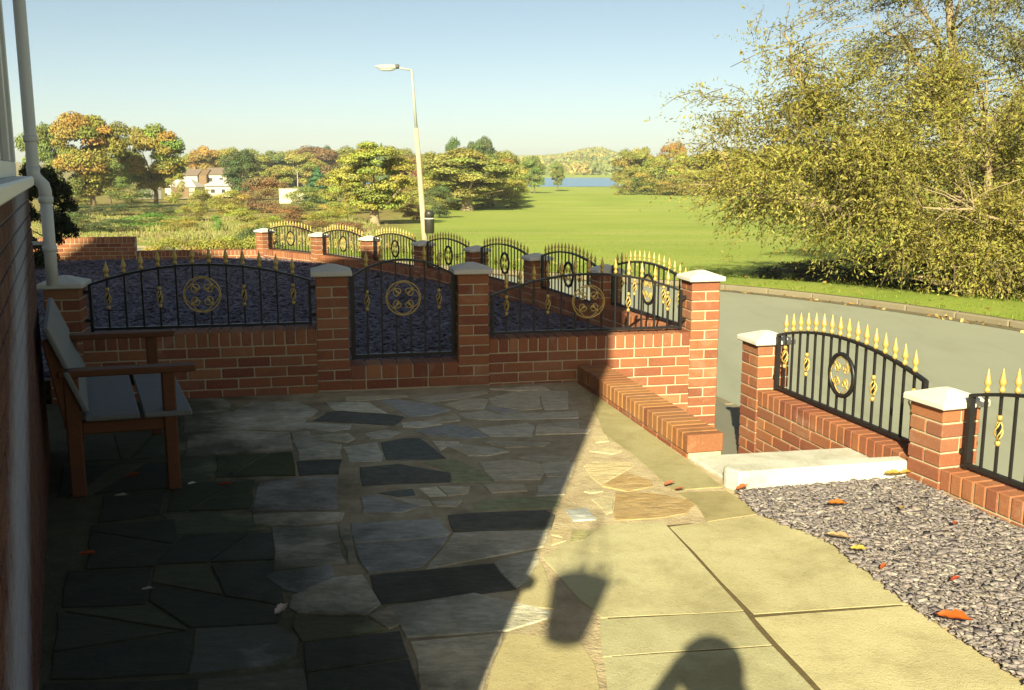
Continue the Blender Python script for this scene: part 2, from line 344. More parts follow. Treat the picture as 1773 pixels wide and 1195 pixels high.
FLAGS=[
('b',[(-0.902,6.722),(-0.789,6.761),(-0.580,6.644),(-0.417,6.458),(-0.536,6.316),(-0.668,6.281)]),
('l',[(-1.273,6.672),(-0.987,6.672),(-0.824,6.378),(-1.169,6.441)]),
('d',[(-1.248,6.218),(-1.221,6.391),(-1.124,6.427),(-0.746,6.303),(-0.705,6.269),(-0.743,6.054),(-1.263,6.168)]),
('g',[(-1.847,6.356),(-1.791,6.669),(-1.482,6.688),(-1.288,6.427),(-1.312,6.286),(-1.641,6.218),(-1.779,6.201)]),
('g',[(-0.558,6.180),(-0.376,6.351),(-0.333,6.180),(-0.470,6.114)]),
('b',[(-0.600,5.924),(-0.384,6.065),(-0.250,5.986),(-0.141,5.803),(-0.287,5.745),(-0.512,5.833)]),
('g',[(-0.210,5.986),(0.091,6.114),(0.138,6.018),(0.118,5.803),(-0.125,5.803)]),
('g',[(0.164,6.081),(0.417,6.147),(0.404,5.955),(0.168,5.924)]),
('g',[(-0.342,6.351),(-0.182,6.440),(-0.060,6.333),(0.069,6.369),(0.432,6.422),(0.423,6.247),(-0.100,6.197),(-0.294,6.247)]),
('b',[(-0.184,6.531),(-0.133,6.587),(0.052,6.422),(-0.060,6.369)]),
('g',[(-0.453,6.606),(-0.309,6.781),(-0.168,6.761),(-0.192,6.494),(-0.348,6.476)]),
('g',[(-0.159,6.781),(0.009,6.986),(0.193,6.861),(0.197,6.494),(0.061,6.458),(-0.124,6.606)]),
('g',[(0.028,7.015),(0.405,7.028),(0.376,6.494),(0.218,6.476),(0.212,6.882)]),
('l',[(-1.167,6.849),(-0.768,6.902),(-0.733,6.833),(-0.970,6.753),(-1.146,6.722)]),
('g',[(-0.703,6.809),(-0.208,7.049),(-0.177,6.965),(-0.382,6.781),(-0.565,6.683)]),
('g',[(-0.161,7.093),(0.222,7.189),(0.274,7.058),(0.010,7.041)]),
('d',[(-0.766,5.659),(-0.645,5.745),(-0.551,5.745),(-0.475,5.576),(-0.369,5.339),(-0.469,5.314),(-0.692,5.314),(-0.729,5.495)]),
('g',[(-0.972,5.553),(-0.796,5.663),(-0.736,5.435),(-0.724,5.288),(-0.894,5.278)]),
('l',[(-1.216,5.807),(-0.998,5.867),(-0.940,5.749),(-0.973,5.663),(-1.144,5.720)]),
('g',[(-1.427,6.086),(-1.319,6.118),(-1.015,6.070),(-1.008,5.975),(-1.117,5.913),(-1.356,6.022)]),
('g',[(-1.339,5.867),(-1.245,5.913),(-1.157,5.706),(-0.996,5.621),(-1.122,5.525),(-1.287,5.663)]),
('g',[(-0.895,5.863),(-0.778,5.939),(-0.684,5.893),(-0.733,5.774),(-0.846,5.745)]),
('g',[(-0.692,6.107),(-0.588,6.147),(-0.443,6.081),(-0.575,6.002),(-0.674,6.018)]),
('g',[(-0.385,5.576),(-0.320,5.631),(-0.105,5.549),(-0.022,5.468),(-0.139,5.390),(-0.248,5.390)]),
('g',[(-0.169,5.673),(-0.069,5.687),(0.222,5.659),(0.174,5.576),(-0.037,5.549)]),
('g',[(-0.469,5.687),(-0.314,5.659),(-0.377,5.576),(-0.409,5.495)]),
('g',[(0.036,5.365),(0.154,5.416),(0.335,5.365),(0.300,5.265),(0.165,5.277)]),
('d',[(-0.814,5.167),(-0.618,5.227),(-0.475,5.143),(-0.331,5.069),(-0.322,4.918),(-0.754,4.854)]),
('m',[(-0.486,5.263),(-0.309,5.300),(-0.145,5.074),(-0.094,4.929),(-0.308,4.918),(-0.324,5.074),(-0.384,5.143)]),
('g',[(-0.179,5.263),(-0.014,5.300),(0.150,5.251),(0.166,5.074),(0.142,4.962),(-0.088,4.951),(-0.138,5.085)]),
('g',[(0.164,5.239),(0.343,5.263),(0.307,5.006),(0.184,5.006)]),
('d',[(-0.660,4.741),(-0.504,4.802),(-0.482,4.711),(-0.557,4.691)]),
('l',[(-0.466,4.812),(-0.382,4.833),(-0.324,4.701),(-0.404,4.691)]),
('l',[(-0.370,4.844),(-0.217,4.833),(-0.226,4.731),(-0.311,4.701)]),
('g',[(-0.139,4.865),(0.053,4.865),(0.072,4.771),(-0.097,4.741)]),
('g',[(0.132,4.844),(0.232,4.865),(0.214,4.751),(0.136,4.731)]),
('b',[(-0.740,4.671),(-0.668,4.701),(-0.534,4.594),(-0.441,4.538),(-0.519,4.456),(-0.695,4.447)]),
('g',[(-0.580,4.662),(-0.412,4.633),(-0.387,4.557),(-0.455,4.557)]),
('m',[(-0.182,4.594),(-0.013,4.662),(0.237,4.681),(0.204,4.520),(-0.166,4.483)]),
('g',[(-0.385,4.613),(-0.246,4.623),(-0.273,4.538),(-0.361,4.547)]),
('d',[(-0.290,4.412),(-0.189,4.438),(0.153,4.474),(0.194,4.412),(0.169,4.242),(-0.255,4.210)]),
('b',[(-0.723,4.300),(-0.341,4.359),(-0.309,4.242),(-0.277,4.197),(-0.297,4.146),(-0.672,4.066)]),
('b',[(-0.665,4.037),(-0.286,4.125),(-0.349,3.891),(-0.371,3.812),(-0.567,3.748),(-0.610,3.848)]),
('g',[(-0.254,4.180),(0.156,4.223),(0.127,4.024),(-0.341,3.788),(-0.328,3.866)]),
('k',[(-0.557,3.725),(-0.079,3.842),(0.012,3.593),(-0.478,3.465)]),
('g',[(-0.070,3.854),(0.101,3.979),(0.113,3.891),(0.053,3.658),(0.017,3.614)]),
('c',[(0.122,3.866),(0.169,3.490),(0.155,3.421),(0.039,3.445),(0.023,3.583)]),
('g',[(-0.441,3.435),(-0.143,3.551),(0.138,3.401),(0.121,3.340),(-0.021,3.249),(-0.357,3.197)]),
('g',[(-0.343,3.159),(-0.033,3.223),(-0.066,3.046),(-0.099,2.776),(-0.259,2.776)]),
('c',[(-0.013,3.223),(0.225,3.184),(0.270,3.007),(0.268,2.776),(-0.085,2.776),(-0.058,3.026)]),
('k',[(-0.701,3.151),(-0.394,3.232),(-0.273,2.776),(-0.610,2.776)]),
('g',[(-0.825,3.525),(-0.705,3.691),(-0.596,3.725),(-0.491,3.460),(-0.531,3.373),(-0.770,3.387),(-0.813,3.430)]),
('m',[(-0.777,3.359),(-0.527,3.344),(-0.441,3.254),(-0.712,3.167),(-0.763,3.267)]),
('g',[(-0.513,3.363),(-0.449,3.435),(-0.396,3.299),(-0.432,3.263)]),
('b',[(-0.970,3.709),(-0.936,3.763),(-0.737,3.827),(-0.707,3.700),(-0.805,3.556),(-0.868,3.589)]),
('g',[(-0.987,3.953),(-0.746,4.050),(-0.683,3.855),(-0.955,3.784)]),
('g',[(-1.073,4.251),(-0.794,4.286),(-0.746,4.097),(-0.882,3.997),(-0.992,3.973)]),
('g',[(-1.196,4.417),(-1.009,4.446),(-0.790,4.454),(-0.788,4.344),(-0.988,4.274),(-1.166,4.297)]),
('b',[(-1.287,4.881),(-1.114,4.968),(-0.916,4.987),(-0.826,4.514),(-1.218,4.473)]),
('g',[(-0.780,4.274),(-0.739,4.297),(-0.631,3.859),(-0.672,3.859)]),
('k',[(-1.443,4.145),(-1.063,4.187),(-0.978,3.891),(-1.438,3.842)]),
('b',[(-1.105,3.258),(-0.841,3.285),(-0.742,3.197),(-0.723,3.069),(-0.775,3.007),(-1.030,2.947)]),
('g',[(-0.985,2.903),(-0.680,2.977),(-0.623,2.776),(-0.946,2.776)]),
('M',[(-1.647,5.366),(-1.251,5.458),(-1.139,5.027),(-1.548,4.997)]),
('g',[(-1.952,5.804),(-1.725,5.924),(-1.358,5.870),(-1.264,5.517),(-1.638,5.435),(-1.825,5.378)]),
('g',[(-2.130,6.300),(-1.859,6.409),(-1.566,6.300),(-1.328,6.239),(-1.302,5.938),(-1.740,5.979),(-1.999,5.897)]),
('g',[(-2.278,6.759),(-2.022,6.777),(-1.926,6.622),(-1.892,6.457),(-2.145,6.346)]),
('k',[(-1.177,5.267),(-0.945,5.299),(-0.919,5.057),(-1.111,5.027)]),
('g',[(-1.293,5.765),(-0.996,5.601),(-0.953,5.344),(-1.177,5.310)]),
('M',[(-1.739,4.910),(-1.329,4.929),(-1.245,4.514),(-1.620,4.473)]),
('m',[(-1.634,4.434),(-1.224,4.434),(-1.098,4.223),(-1.467,4.173)]),
('k',[(-2.003,4.682),(-1.736,4.771),(-1.647,4.434),(-1.883,4.318)]),
('k',[(-1.894,4.281),(-1.554,4.356),(-1.468,4.139),(-1.456,3.818),(-1.712,3.788)]),
('k',[(-1.433,3.788),(-0.983,3.848),(-0.854,3.490),(-0.834,3.308),(-1.131,3.276),(-1.350,3.490)]),
('k',[(-1.769,3.759),(-1.457,3.788),(-1.362,3.465),(-1.651,3.440)]),
('k',[(-1.651,3.392),(-1.343,3.440),(-1.117,3.232),(-1.046,2.950),(-1.454,2.914)]),
('k',[(-1.456,2.878),(-1.007,2.914),(-0.938,2.695),(-1.389,2.695)]),
('m',[(-2.602,5.739),(-2.057,5.966),(-1.896,5.378),(-2.429,5.267)]),
('k',[(-2.414,5.160),(-1.859,5.267),(-1.737,4.816),(-2.230,4.682)]),
('m',[(-1.806,5.299),(-1.660,5.322),(-1.570,4.997),(-1.755,4.958)]),
('k',[(-2.883,6.571),(-2.270,6.672),(-2.087,6.078),(-2.612,5.844)]),
('L',[(0.387,5.196),(0.460,5.285),(0.643,5.259),(0.657,5.184),(0.453,4.869),(0.409,5.004)]),
('t',[(0.460,4.847),(0.607,5.070),(0.711,4.936),(0.712,4.847),(0.579,4.765)]),
('L',[(0.356,4.761),(0.427,4.799),(0.457,4.761),(0.387,4.730)]),
('L',[(0.382,4.654),(0.507,4.715),(0.475,4.464),(0.440,4.427)]),
('t',[(0.519,4.736),(0.626,4.757),(0.758,4.695),(0.860,4.634),(0.867,4.559),(0.809,4.449),(0.699,4.394),(0.483,4.358),(0.479,4.445)]),
('b',[(0.254,4.482),(0.351,4.511),(0.384,4.363),(0.283,4.345)]),
('L',[(0.438,5.484),(0.546,5.563),(0.631,5.484),(0.570,5.416)]),
('L',[(0.486,5.798),(0.571,5.829),(0.573,5.684),(0.491,5.655)]),
('L',[(0.174,4.229),(0.259,4.250),(0.223,4.134),(0.171,4.166)]),
('L',[(0.176,4.125),(0.239,4.098),(0.167,4.039)]),
('m',[(0.270,4.229),(0.375,4.219),(0.317,4.117),(0.252,4.078)]),
('g',[(0.158,6.027),(0.482,5.955),(0.459,5.866),(0.145,5.835)]),
('g',[(0.181,4.958),(0.303,5.004),(0.259,4.719),(0.118,4.699)]),
('C',[(0.246,4.097),(0.413,4.281),(0.686,4.311),(0.838,3.416),(0.323,3.359),(0.253,3.525),(0.137,3.891)]),
('C',[(0.324,3.321),(0.836,3.382),(0.870,3.151),(0.309,3.069)]),
('C',[(0.310,3.038),(0.873,3.118),(0.941,2.776),(0.300,2.776)]),
('C',[(0.716,4.252),(1.145,4.395),(1.355,4.097),(1.462,3.475),(0.879,3.387)]),
('C',[(0.879,3.335),(1.458,3.435),(1.595,2.868),(1.596,2.776),(0.979,2.776)]),
('p',[(0.548,6.794),(0.650,7.128),(0.675,6.605),(0.968,5.299),(1.068,4.835),(0.805,4.780),(0.690,5.378),(0.557,5.870)]),
('p',[(0.820,4.744),(1.072,4.771),(1.164,4.441),(0.892,4.333),(0.885,4.555)])]
CHAIN_B=[(1.463, 7.663, 0.739), (0.897, 9.446, 0.685), (0.283, 11.212, 0.646), (-0.453, 12.931, 0.598), (-1.296, 14.6, 0.546), (-2.304, 16.175, 0.508), (-3.415, 17.679, 0.468), (-4.715, 19.023, 0.46)]
TREES=[
(-50.00,120.0,11.26,9.40,'maple','orange'),
(-46.01,130.0,10.59,8.90,'maple','olive'),
(-57.75,125.0,9.86,5.80,'round','green'),
(-52.04,118.0,6.87,4.79,'round','green'),
(-79.09,260.0,10.84,9.05,'round','orange'),
(-77.72,275.0,10.91,9.57,'round','olive'),
(-45.65,170.0,7.84,6.71,'round','dark'),
(-27.02,110.0,4.03,4.72,'shrub','rust'),
(-29.57,105.0,2.75,3.78,'shrub','yellow'),
(-34.12,110.0,2.91,2.81,'shrub','yellow'),
(-77.13,300.0,10.85,12.18,'round','olive'),
(-73.54,310.0,10.72,10.79,'round','green'),
(-69.52,320.0,11.29,12.99,'round','olive'),
(-55.55,290.0,11.28,13.46,'round','rust'),
(-51.44,310.0,11.76,12.59,'round','olive'),
(-52.80,260.0,9.39,10.56,'round','yellow'),
(-46.71,320.0,12.54,11.14,'round','green'),
(-33.57,300.0,10.85,10.44,'round','olive'),
(-74.88,330.0,11.45,4.59,'conifer','dark'),
(-72.19,335.0,11.90,5.05,'conifer','dark'),
(-60.17,330.0,13.29,6.51,'round','dark'),
(-38.65,300.0,12.86,5.22,'conifer','dark'),
(-36.45,310.0,11.41,5.39,'conifer','dark'),
(-28.99,150.0,5.26,5.39,'conifer','teal'),
(-46.18,200.0,5.87,6.50,'round','yellow'),
(-18.01,110.0,4.28,3.83,'shrub','olive'),
(-10.99,80.0,6.25,6.50,'oak','olive'),
(-14.48,140.0,6.62,5.36,'round','rust'),
(-12.95,150.0,7.11,5.22,'round','olive'),
(-10.34,110.0,4.28,3.83,'shrub','yellow'),
(-5.59,125.0,7.22,11.96,'oak','olive'),
(-10.42,190.0,10.47,5.51,'round','dark'),
(-7.60,195.0,10.09,4.98,'round','dark'),
(-4.80,190.0,10.90,5.07,'round','dark'),
(-1.55,165.0,7.56,6.70,'round','olive'),
(0.50,135.0,5.02,3.60,'shrub','olive'),
(-10.39,150.0,6.94,6.09,'round','olive'),
(-7.25,100.0,3.06,2.90,'shrub','dark'),
(-8.87,90.0,1.55,2.35,'shrub','rust'),
(5.18,230.0,8.03,5.87,'round','green'),
(11.79,260.0,7.06,4.22,'round','green'),
(2.53,240.0,6.44,5.57,'round','olive'),
(24.67,215.0,8.99,7.23,'round','olive'),
(28.08,215.0,9.59,6.24,'round','olive'),
(34.84,220.0,10.94,6.13,'round','orange'),
(30.95,210.0,7.35,8.53,'round','olive'),
(36.67,212.0,7.98,9.84,'round','yellow'),
(41.32,210.0,8.88,10.96,'round','olive'),
(46.50,205.0,9.23,11.89,'round','yellow'),
(53.49,205.0,9.46,11.89,'round','olive'),
(61.09,205.0,9.23,11.89,'round','green'),
(69.24,205.0,9.46,11.89,'round','olive'),
(78.57,205.0,9.46,13.08,'round','olive'),
(89.07,205.0,9.46,13.08,'round','green'),
(99.57,205.0,9.46,13.08,'round','olive'),
(21.55,200.0,4.41,4.18,'shrub','olive'),
(26.20,205.0,3.83,7.13,'shrub','green'),
(32.43,200.0,3.84,8.12,'shrub','yellow'),
(40.41,200.0,4.41,8.12,'shrub','olive'),
(-91.55,360.0,11.52,14.62,'round','olive'),
(-83.33,360.0,11.92,14.62,'round','green'),
(-76.17,365.0,12.21,14.82,'round','olive'),
(-68.79,370.0,12.08,15.02,'round','green'),
(-58.72,360.0,12.33,14.62,'round','olive'),
(-51.23,365.0,12.00,14.82,'round','green'),
(-42.34,360.0,11.52,14.62,'round','olive'),
(-34.20,350.0,10.59,12.18,'round','green'),
(-26.44,340.0,10.46,11.83,'round','olive'),
(-92.25,340.0,11.60,11.83,'round','green'),
(-96.68,330.0,11.45,11.48,'round','olive'),
(-95.14,300.0,9.51,7.66,'round','olive'),
(-50.24,150.0,5.26,3.13,'shrub','olive'),
(-59.97,150.0,6.94,6.96,'round','green'),
(-56.79,150.0,3.40,6.09,'shrub','green'),
(-61.46,140.0,2.83,6.50,'shrub','olive'),
(-9.37,132.0,6.19,5.97,'maple','olive'),
(-2.75,140.0,6.93,7.80,'maple','olive'),
(-0.21,150.0,5.26,4.87,'round','yellow'),
(-7.81,128.0,3.11,6.68,'shrub','olive'),
(-3.21,135.0,2.74,6.26,'shrub','olive'),
(-18.28,120.0,4.37,4.18,'round','olive'),
(-23.15,130.0,4.41,4.52,'round','yellow'),
(-24.50,120.0,3.15,4.18,'shrub','green'),
(-12.59,118.0,3.69,4.79,'shrub','olive'),
(28.49,205.0,6.13,8.32,'shrub','olive'),
(36.37,200.0,5.53,9.28,'shrub','yellow'),
(27.02,222.0,7.52,7.73,'round','olive'),
(43.04,202.0,6.68,10.55,'round','olive'),
(-14.39,60.0,1.10,1.74,'shrub','olive'),
(-13.38,52.0,1.06,1.51,'shrub','yellow'),
(-10.98,55.0,1.00,2.23,'shrub','rust'),
(-8.58,52.0,1.00,1.81,'shrub','rust'),
(-20.58,62.0,1.06,2.16,'shrub','yellow'),
(-24.07,60.0,0.96,2.78,'shrub','dark'),
(-26.47,60.0,1.24,2.44,'shrub','dark'),
(-24.71,68.0,1.19,3.75,'shrub','bright'),
(-41.02,95.0,1.35,4.96,'shrub','dark'),
(-36.66,95.0,1.35,4.41,'shrub','dark'),
(-34.15,98.0,1.40,3.41,'shrub','dark'),
(-17.70,60.0,1.24,0.63,'shrub','bright'),
(-21.69,80.0,1.29,2.78,'shrub','olive'),
(-17.77,80.0,1.65,3.25,'shrub','rust'),
(-14.08,75.0,1.26,3.05,'shrub','olive'),
(-27.18,85.0,1.55,2.47,'shrub','olive'),
(-15.58,90.0,1.81,3.13,'shrub','yellow')]

# ------------------------------------------------------------------ ground heights
def zprof(Y): return float(np.interp(Y, [0, 18, 24, 30, 50, 80, 125, 220, 320, 334, 612, 640, 900, 1500, 2500], [-.78, -.78, -.9, -1.12, -2, -2.85, -3.5, -4, -4.35, -5.6, -5.6, -4.0, 1.5, 7, 12]))
def zroad(Y): return float(np.interp(Y, [0, 18, 24, 30, 40, 60], [-.63, -.63, -.72, -.95, -1.4, -2.2]))
def zslate(Y): return float(np.interp(Y, [6.3, 8, 19.5], [.165, .14, -.11]))

# terrain: one sheet from under the garden to the horizon
verts = []; faces = []
angs = [R(a) for a in np.linspace(-180, 180, 121)[:-1]]; rad = [0.0] + list(np.geomspace(5, 2600, 105))
def hill(X, Y):
    z = zprof(Y)
    if Y > 640:
        a = X / Y
        z += 13 * math.exp(-((a - .085) / .03) ** 2) * min(1, (Y - 640) / 500) + 5 * math.sin(a * 23 + 1) * min(1, (Y - 640) / 700)
    if 35 < Y < 320: z += .3 * math.sin(X * .05 + 1.3) * math.sin(Y * .043) * min(1, (Y - 35) / 60) * min(1, (320 - Y) / 30)
    return z
verts.append((0, 0, zprof(0)))
for r in rad[1:]:
    for a in angs:
        X, Y = r * math.sin(a), r * math.cos(a); verts.append((X, Y, hill(X, max(Y, 0))))
n = len(angs)
for k in range(n): faces.append((0, 1 + (k + 1) % n, 1 + k))
for j in range(len(rad) - 2):
    for k in range(n):
        a = 1 + j * n + k; b = 1 + j * n + (k + 1) % n; faces.append((a, b, b + n, a + n))
mb = MB(); mb.add(verts, [f[::-1] for f in faces])
ter = struct(mb.build('terrain', 'ground', smooth=True))
# lake with its pale near shore
mb = MB(); mb.add([(-70, 325, -4.5), (230, 325, -4.5), (230, 628, -4.5), (-70, 628, -4.5)], [(0, 1, 2, 3)]); struct(mb.build('lake', 'water'))
mb = MB()
sh = [(-20 + 7 * i, 321 + 2.2 * math.sin(i * 1.3), 329.5 + 1.6 * math.sin(i * .9 + 1)) for i in range(24)]
v = []
for x, y0, y1 in sh: v += [(x, y0, -4.34), (x, y1, -4.47)]
mb.add(v, [(2 * i, 2 * i + 2, 2 * i + 3, 2 * i + 1) for i in range(len(sh) - 1)]); struct(mb.build('lake_shore', 'sand'))

# road, kerbs, pavement, far verge
def resample(pts, N):
    p = np.array(pts, float)
    for _ in range(3):                                     # corner cutting
        q = np.empty((2 * len(p) - 2, 2)); q[0::2] = .75 * p[:-1] + .25 * p[1:]; q[1::2] = .25 * p[:-1] + .75 * p[1:]; p = np.vstack([p[:1], q, p[-1:]])
    d = np.r_[0, np.cumsum(np.hypot(*np.diff(p, axis=0).T))]; t = np.linspace(0, d[-1], N)
    return np.c_[np.interp(t, d, p[:, 0]), np.interp(t, d, p[:, 1])]
near = resample([(4.6, -8), (3.75, 1), (3.15, 4.6), (2.55, 7.2), (2.05, 8.9), (1.5, 10.6), (.85, 12.3), (0, 14.2), (-1, 16.1), (-2.3, 18), (-3.8, 19.7), (-6, 21.3), (-9.5, 23), (-15, 24.5), (-24, 26)], 80)
far = resample([(11, -8), (10.2, 3), (9.2, 8.5), (8.3, 11.2), (7.16, 13.75), (5.83, 16.23), (3.89, 18.4), (1.5, 20.3), (-.2, 21.4), (-1.6, 22.6), (-3.1, 24.3), (-4.9, 27.4), (-7, 31), (-10, 33.6), (-15, 35), (-25, 36)], 80)
def ribbon(a, b, za, zb, name, mat, m=6):
    v = []; f = []; N = len(a)
    for i in range(N):
        for j in range(m + 1):
            t = j / m; p = a[i] * (1 - t) + b[i] * t; v.append((p[0], p[1], za(p[1]) * (1 - t) + zb(p[1]) * t))
    for i in range(N - 1):
        for j in range(m):
            q = i * (m + 1) + j; f.append((q, q + 1, q + m + 2, q + m + 1))
    mb = MB(); mb.add(v, [g[::-1] for g in f]); return struct(mb.build(name, mat, smooth=True))
ribbon(near, far, zroad, zroad, 'road', 'road')
def offs(c, d):
    t = np.gradient(c, axis=0); t /= np.linalg.norm(t, axis=1)[:, None]; nrm = np.c_[t[:, 1], -t[:, 0]]; return c + nrm * d   # +d: to the right, away from the garden
def kerb_row(c, name, side):
    # single kerb stones end to end; the near ones are pieces of their own
    root = struct(obj(name, None)); L = .9
    d = np.r_[0, np.cumsum(np.hypot(*np.diff(c, axis=0).T))]; n = int(d[-1] / L); root.empty_display_size = .1
    for i in range(n):
        t0, t1 = i * L, (i + 1) * L - .012
        p = np.array([np.interp([t0, t1], d, c[:, 0]), np.interp([t0, t1], d, c[:, 1])]).T
        dx = p[1] - p[0]; a = math.atan2(dx[1], dx[0]); mid = p.mean(0)
        if not (abs(mid[0]) < mid[1] * .62 + 1 and mid[1] > 5): continue
        o = obj('kerb_stone', KST, root, (mid[0], mid[1], zroad(mid[1]))); o.rotation_euler = (0, -math.atan2(zroad(p[1][1]) - zroad(p[0][1]), L), a)
KST = MB().box(-.444, .444, -.065, .065, -.12, .095).mesh('kerb_stone', 'kerb', bevel=.018)
kerb_row(offs(near, -.065), 'near_kerb', -1); kerb_row(offs(far, .065), 'far_kerb', 1)
gz = lambda y: zroad(y) + .005
ribbon(offs(far, -.24 ), offs(far, -.005), gz, gz, 'gutter', 'grit', 2)
vg = [offs(far, d) for d in (.12, .9, 2.0, 3.4, 5.0)]
v = []; f = []
for i in range(80):
    for j, c in enumerate(vg):
        Y = c[i][1]; z = (zroad(Y) + .098, zroad(Y) + .15, (zroad(Y) + .15) * .5 + .5 * (zprof(Y) + .10), zprof(Y) + .06, zprof(Y) - .15)[j]
        v.append((c[i][0], c[i][1], z + (.015 * math.sin(i * 1.7 + j) if 0 < j < 4 else 0)))
for i in range(79):
    for j in range(4): q = i * 5 + j; f.append((q, q + 1, q + 6, q + 5))
mb = MB(); mb.add(v, [g[::-1] for g in f]); struct(mb.build('verge', 'grass', smooth=True))

# ------------------------------------------------------------------ frames of the walls
OA = Vector((.518, 7.369, 0)); TA = R(11.5); FA = fr(OA, TA)
C1 = Vector((1.726, 6.667, 0)); C2 = Vector((2.186, 4.887, 0)); TC = math.atan2(C2.y - C1.y, C2.x - C1.x)
C3 = C2 + Vector((math.cos(TC + R(4)), math.sin(TC + R(4)), 0)) * 1.87
inner = [tuple(C3.xy), tuple(C2.xy), tuple(C1.xy)] + [(c[0], c[1]) for c in CHAIN_B] + [(-7, 20.4), (-12, 21.6), (-24, 23)]
inner = [(C3.x + .9, C3.y - 4.5)] + inner
d = np.r_[0, np.cumsum(np.hypot(*np.diff(np.array(inner), axis=0).T))]; t = np.linspace(0, d[-1], 80)
inn = np.c_[np.interp(t, d, [p[0] for p in inner]), np.interp(t, d, [p[1] for p in inner])]
ribbon(inn, offs(near, -.13), lambda y: zroad(y) + .13, lambda y: zroad(y) + .105, 'pavement', 'pave', 3)

# patio base, slate bed base, gravel base, passage floor
def A(u, n=0, z=0): p = FA @ Vector((u, n, 0)); return (p.x, p.y)
K0 = (1.19, 5.365)                                     # near right end of the low brick kerb
patio_pts = [A(-4.6, .02), A(.20, .02), K0, (1.955, 5.505), (2.3, 4.3), (2.9, 1.5), (3.2, -4), (-7, -4), (-7, 4)]
mb = MB().prism(patio_pts, -.9, -.003); patio = struct(mb.build('patio', 'bed'))
mb = MB().prism([A(.0, .04), A(1.3, .04), (2.0, 6.9), (2.3, 5.3), (1.1, 5.2)], -.9, -.43); struct(mb.build('passage_floor', 'pave'))
stair = thing('brick_steps', 'pale steps leading down behind the low brick edging towards the road', 'steps', (1.35, 6.0, -.43), TA)
MB().box(-.30, .60, -.55, -.15, 0, .29).build('step', 'step', stair, bevel=.01)
MB().box(-.36, .50, -.15, .17, 0, .145).build('step', 'step', stair, bevel=.01)
def chips(name, sampler, N, size, zf, cols, seed, lift=.004):
    g = np.random.default_rng(seed); xy = sampler(g, N); N = len(xy)
    cube = np.array([(-1, -1, -1), (1, -1, -1), (1, 1, -1), (-1, 1, -1), (-1, -1, 1), (1, -1, 1), (1, 1, 1), (-1, 1, 1)], float) * .5
    s = size(xy)[:, None] * np.c_[g.uniform(.7, 1.5, N), g.uniform(.45, .9, N), g.uniform(.10, .24, N)]
    v = cube[None] * s[:, None, :]; v = v + g.normal(0, .16, (N, 8, 3)) * s[:, None, :]
    v[:, 4:, :2] *= .8
    rx, ry, rz = g.normal(0, .2, N), g.normal(0, .2, N), g.uniform(0, 6.28, N)
    def rot(v, a, i, j):
        c, s_ = np.cos(a)[:, None], np.sin(a)[:, None]; x, y = v[:, :, i].copy(), v[:, :, j].copy(); v[:, :, i] = x * c - y * s_; v[:, :, j] = x * s_ + y * c
    rot(v, rx, 1, 2); rot(v, ry, 0, 2); rot(v, rz, 0, 1)
    v[:, :, 0] += xy[:, 0:1]; v[:, :, 1] += xy[:, 1:2]; v[:, :, 2] += (zf(xy) + lift + g.uniform(0, .014, N))[:, None]
    F = np.array([(0, 3, 2, 1), (4, 5, 6, 7), (0, 1, 5, 4), (1, 2, 6, 5), (2, 3, 7, 6), (3, 0, 4, 7)])
    f = (F[None] + 8 * np.arange(N)[:, None, None]).reshape(-1, 4)
    pal = np.array(cols); c = pal[g.integers(0, len(pal), N)] * g.uniform(.7, 1.25, (N, 1))
    return idxmesh(name, v.reshape(-1, 3), f, 'chip', np.repeat(c, 8, axis=0))
# slate garden behind the gate wall
chain = np.array([(c[0], c[1]) for c in CHAIN_B])
def chainX(Y): return np.interp(Y, chain[:, 1], chain[:, 0])
v = []; f = []; ys = np.linspace(0, 1, 24)
for i, k in enumerate(ys):
    for j in range(13):
        s = j / 12
        Yr = 7.6 + k * (19.05 - 7.6); Xr = float(chainX(Yr)) if Yr > 7.66 else 1.46
        Xl = -12.5; Yl = 4.9 + k * (17.4 - 4.9)
        X = Xl + s * (Xr - Xl); Y = Yl + s * (Yr - Yl); v.append((X, Y, zslate(Y) - .012))
for i in range(23):
    for j in range(12): q = i * 13 + j; f.append((q, q + 1, q + 14, q + 13))
mb = MB(); mb.add(v, f); struct(mb.build('slate_bed', 'soil', smooth=True))
def samp_slate(g, N):
    Y = 6.2 + (g.uniform(0, 1, N) ** 1.5) * 12.9; X = g.uniform(-.50, .32, N) * Y
    un = (X - OA.x) * -math.sin(TA) + (Y - OA.y) * math.cos(TA)
    back = (X + 4.715) * -.2 + (Y - 19.02) * .98
    ok = (un > .22) & (X < np.interp(Y, chain[:, 1], chain[:, 0], left=1.46) - .12) & (back < -.1)
    return np.c_[X, Y][ok]
me = chips('slate_chips', samp_slate, 52000, lambda xy: .030 + .0022 * xy[:, 1], lambda xy: np.interp(xy[:, 1], [6.3, 8, 19.5], [.165, .14, -.11]) - .012,
  [(.115, .098, .145), (.14, .12, .165), (.095, .085, .12), (.17, .15, .18), (.12, .10, .13)], 3)
stuff(obj('slate_chippings', me))
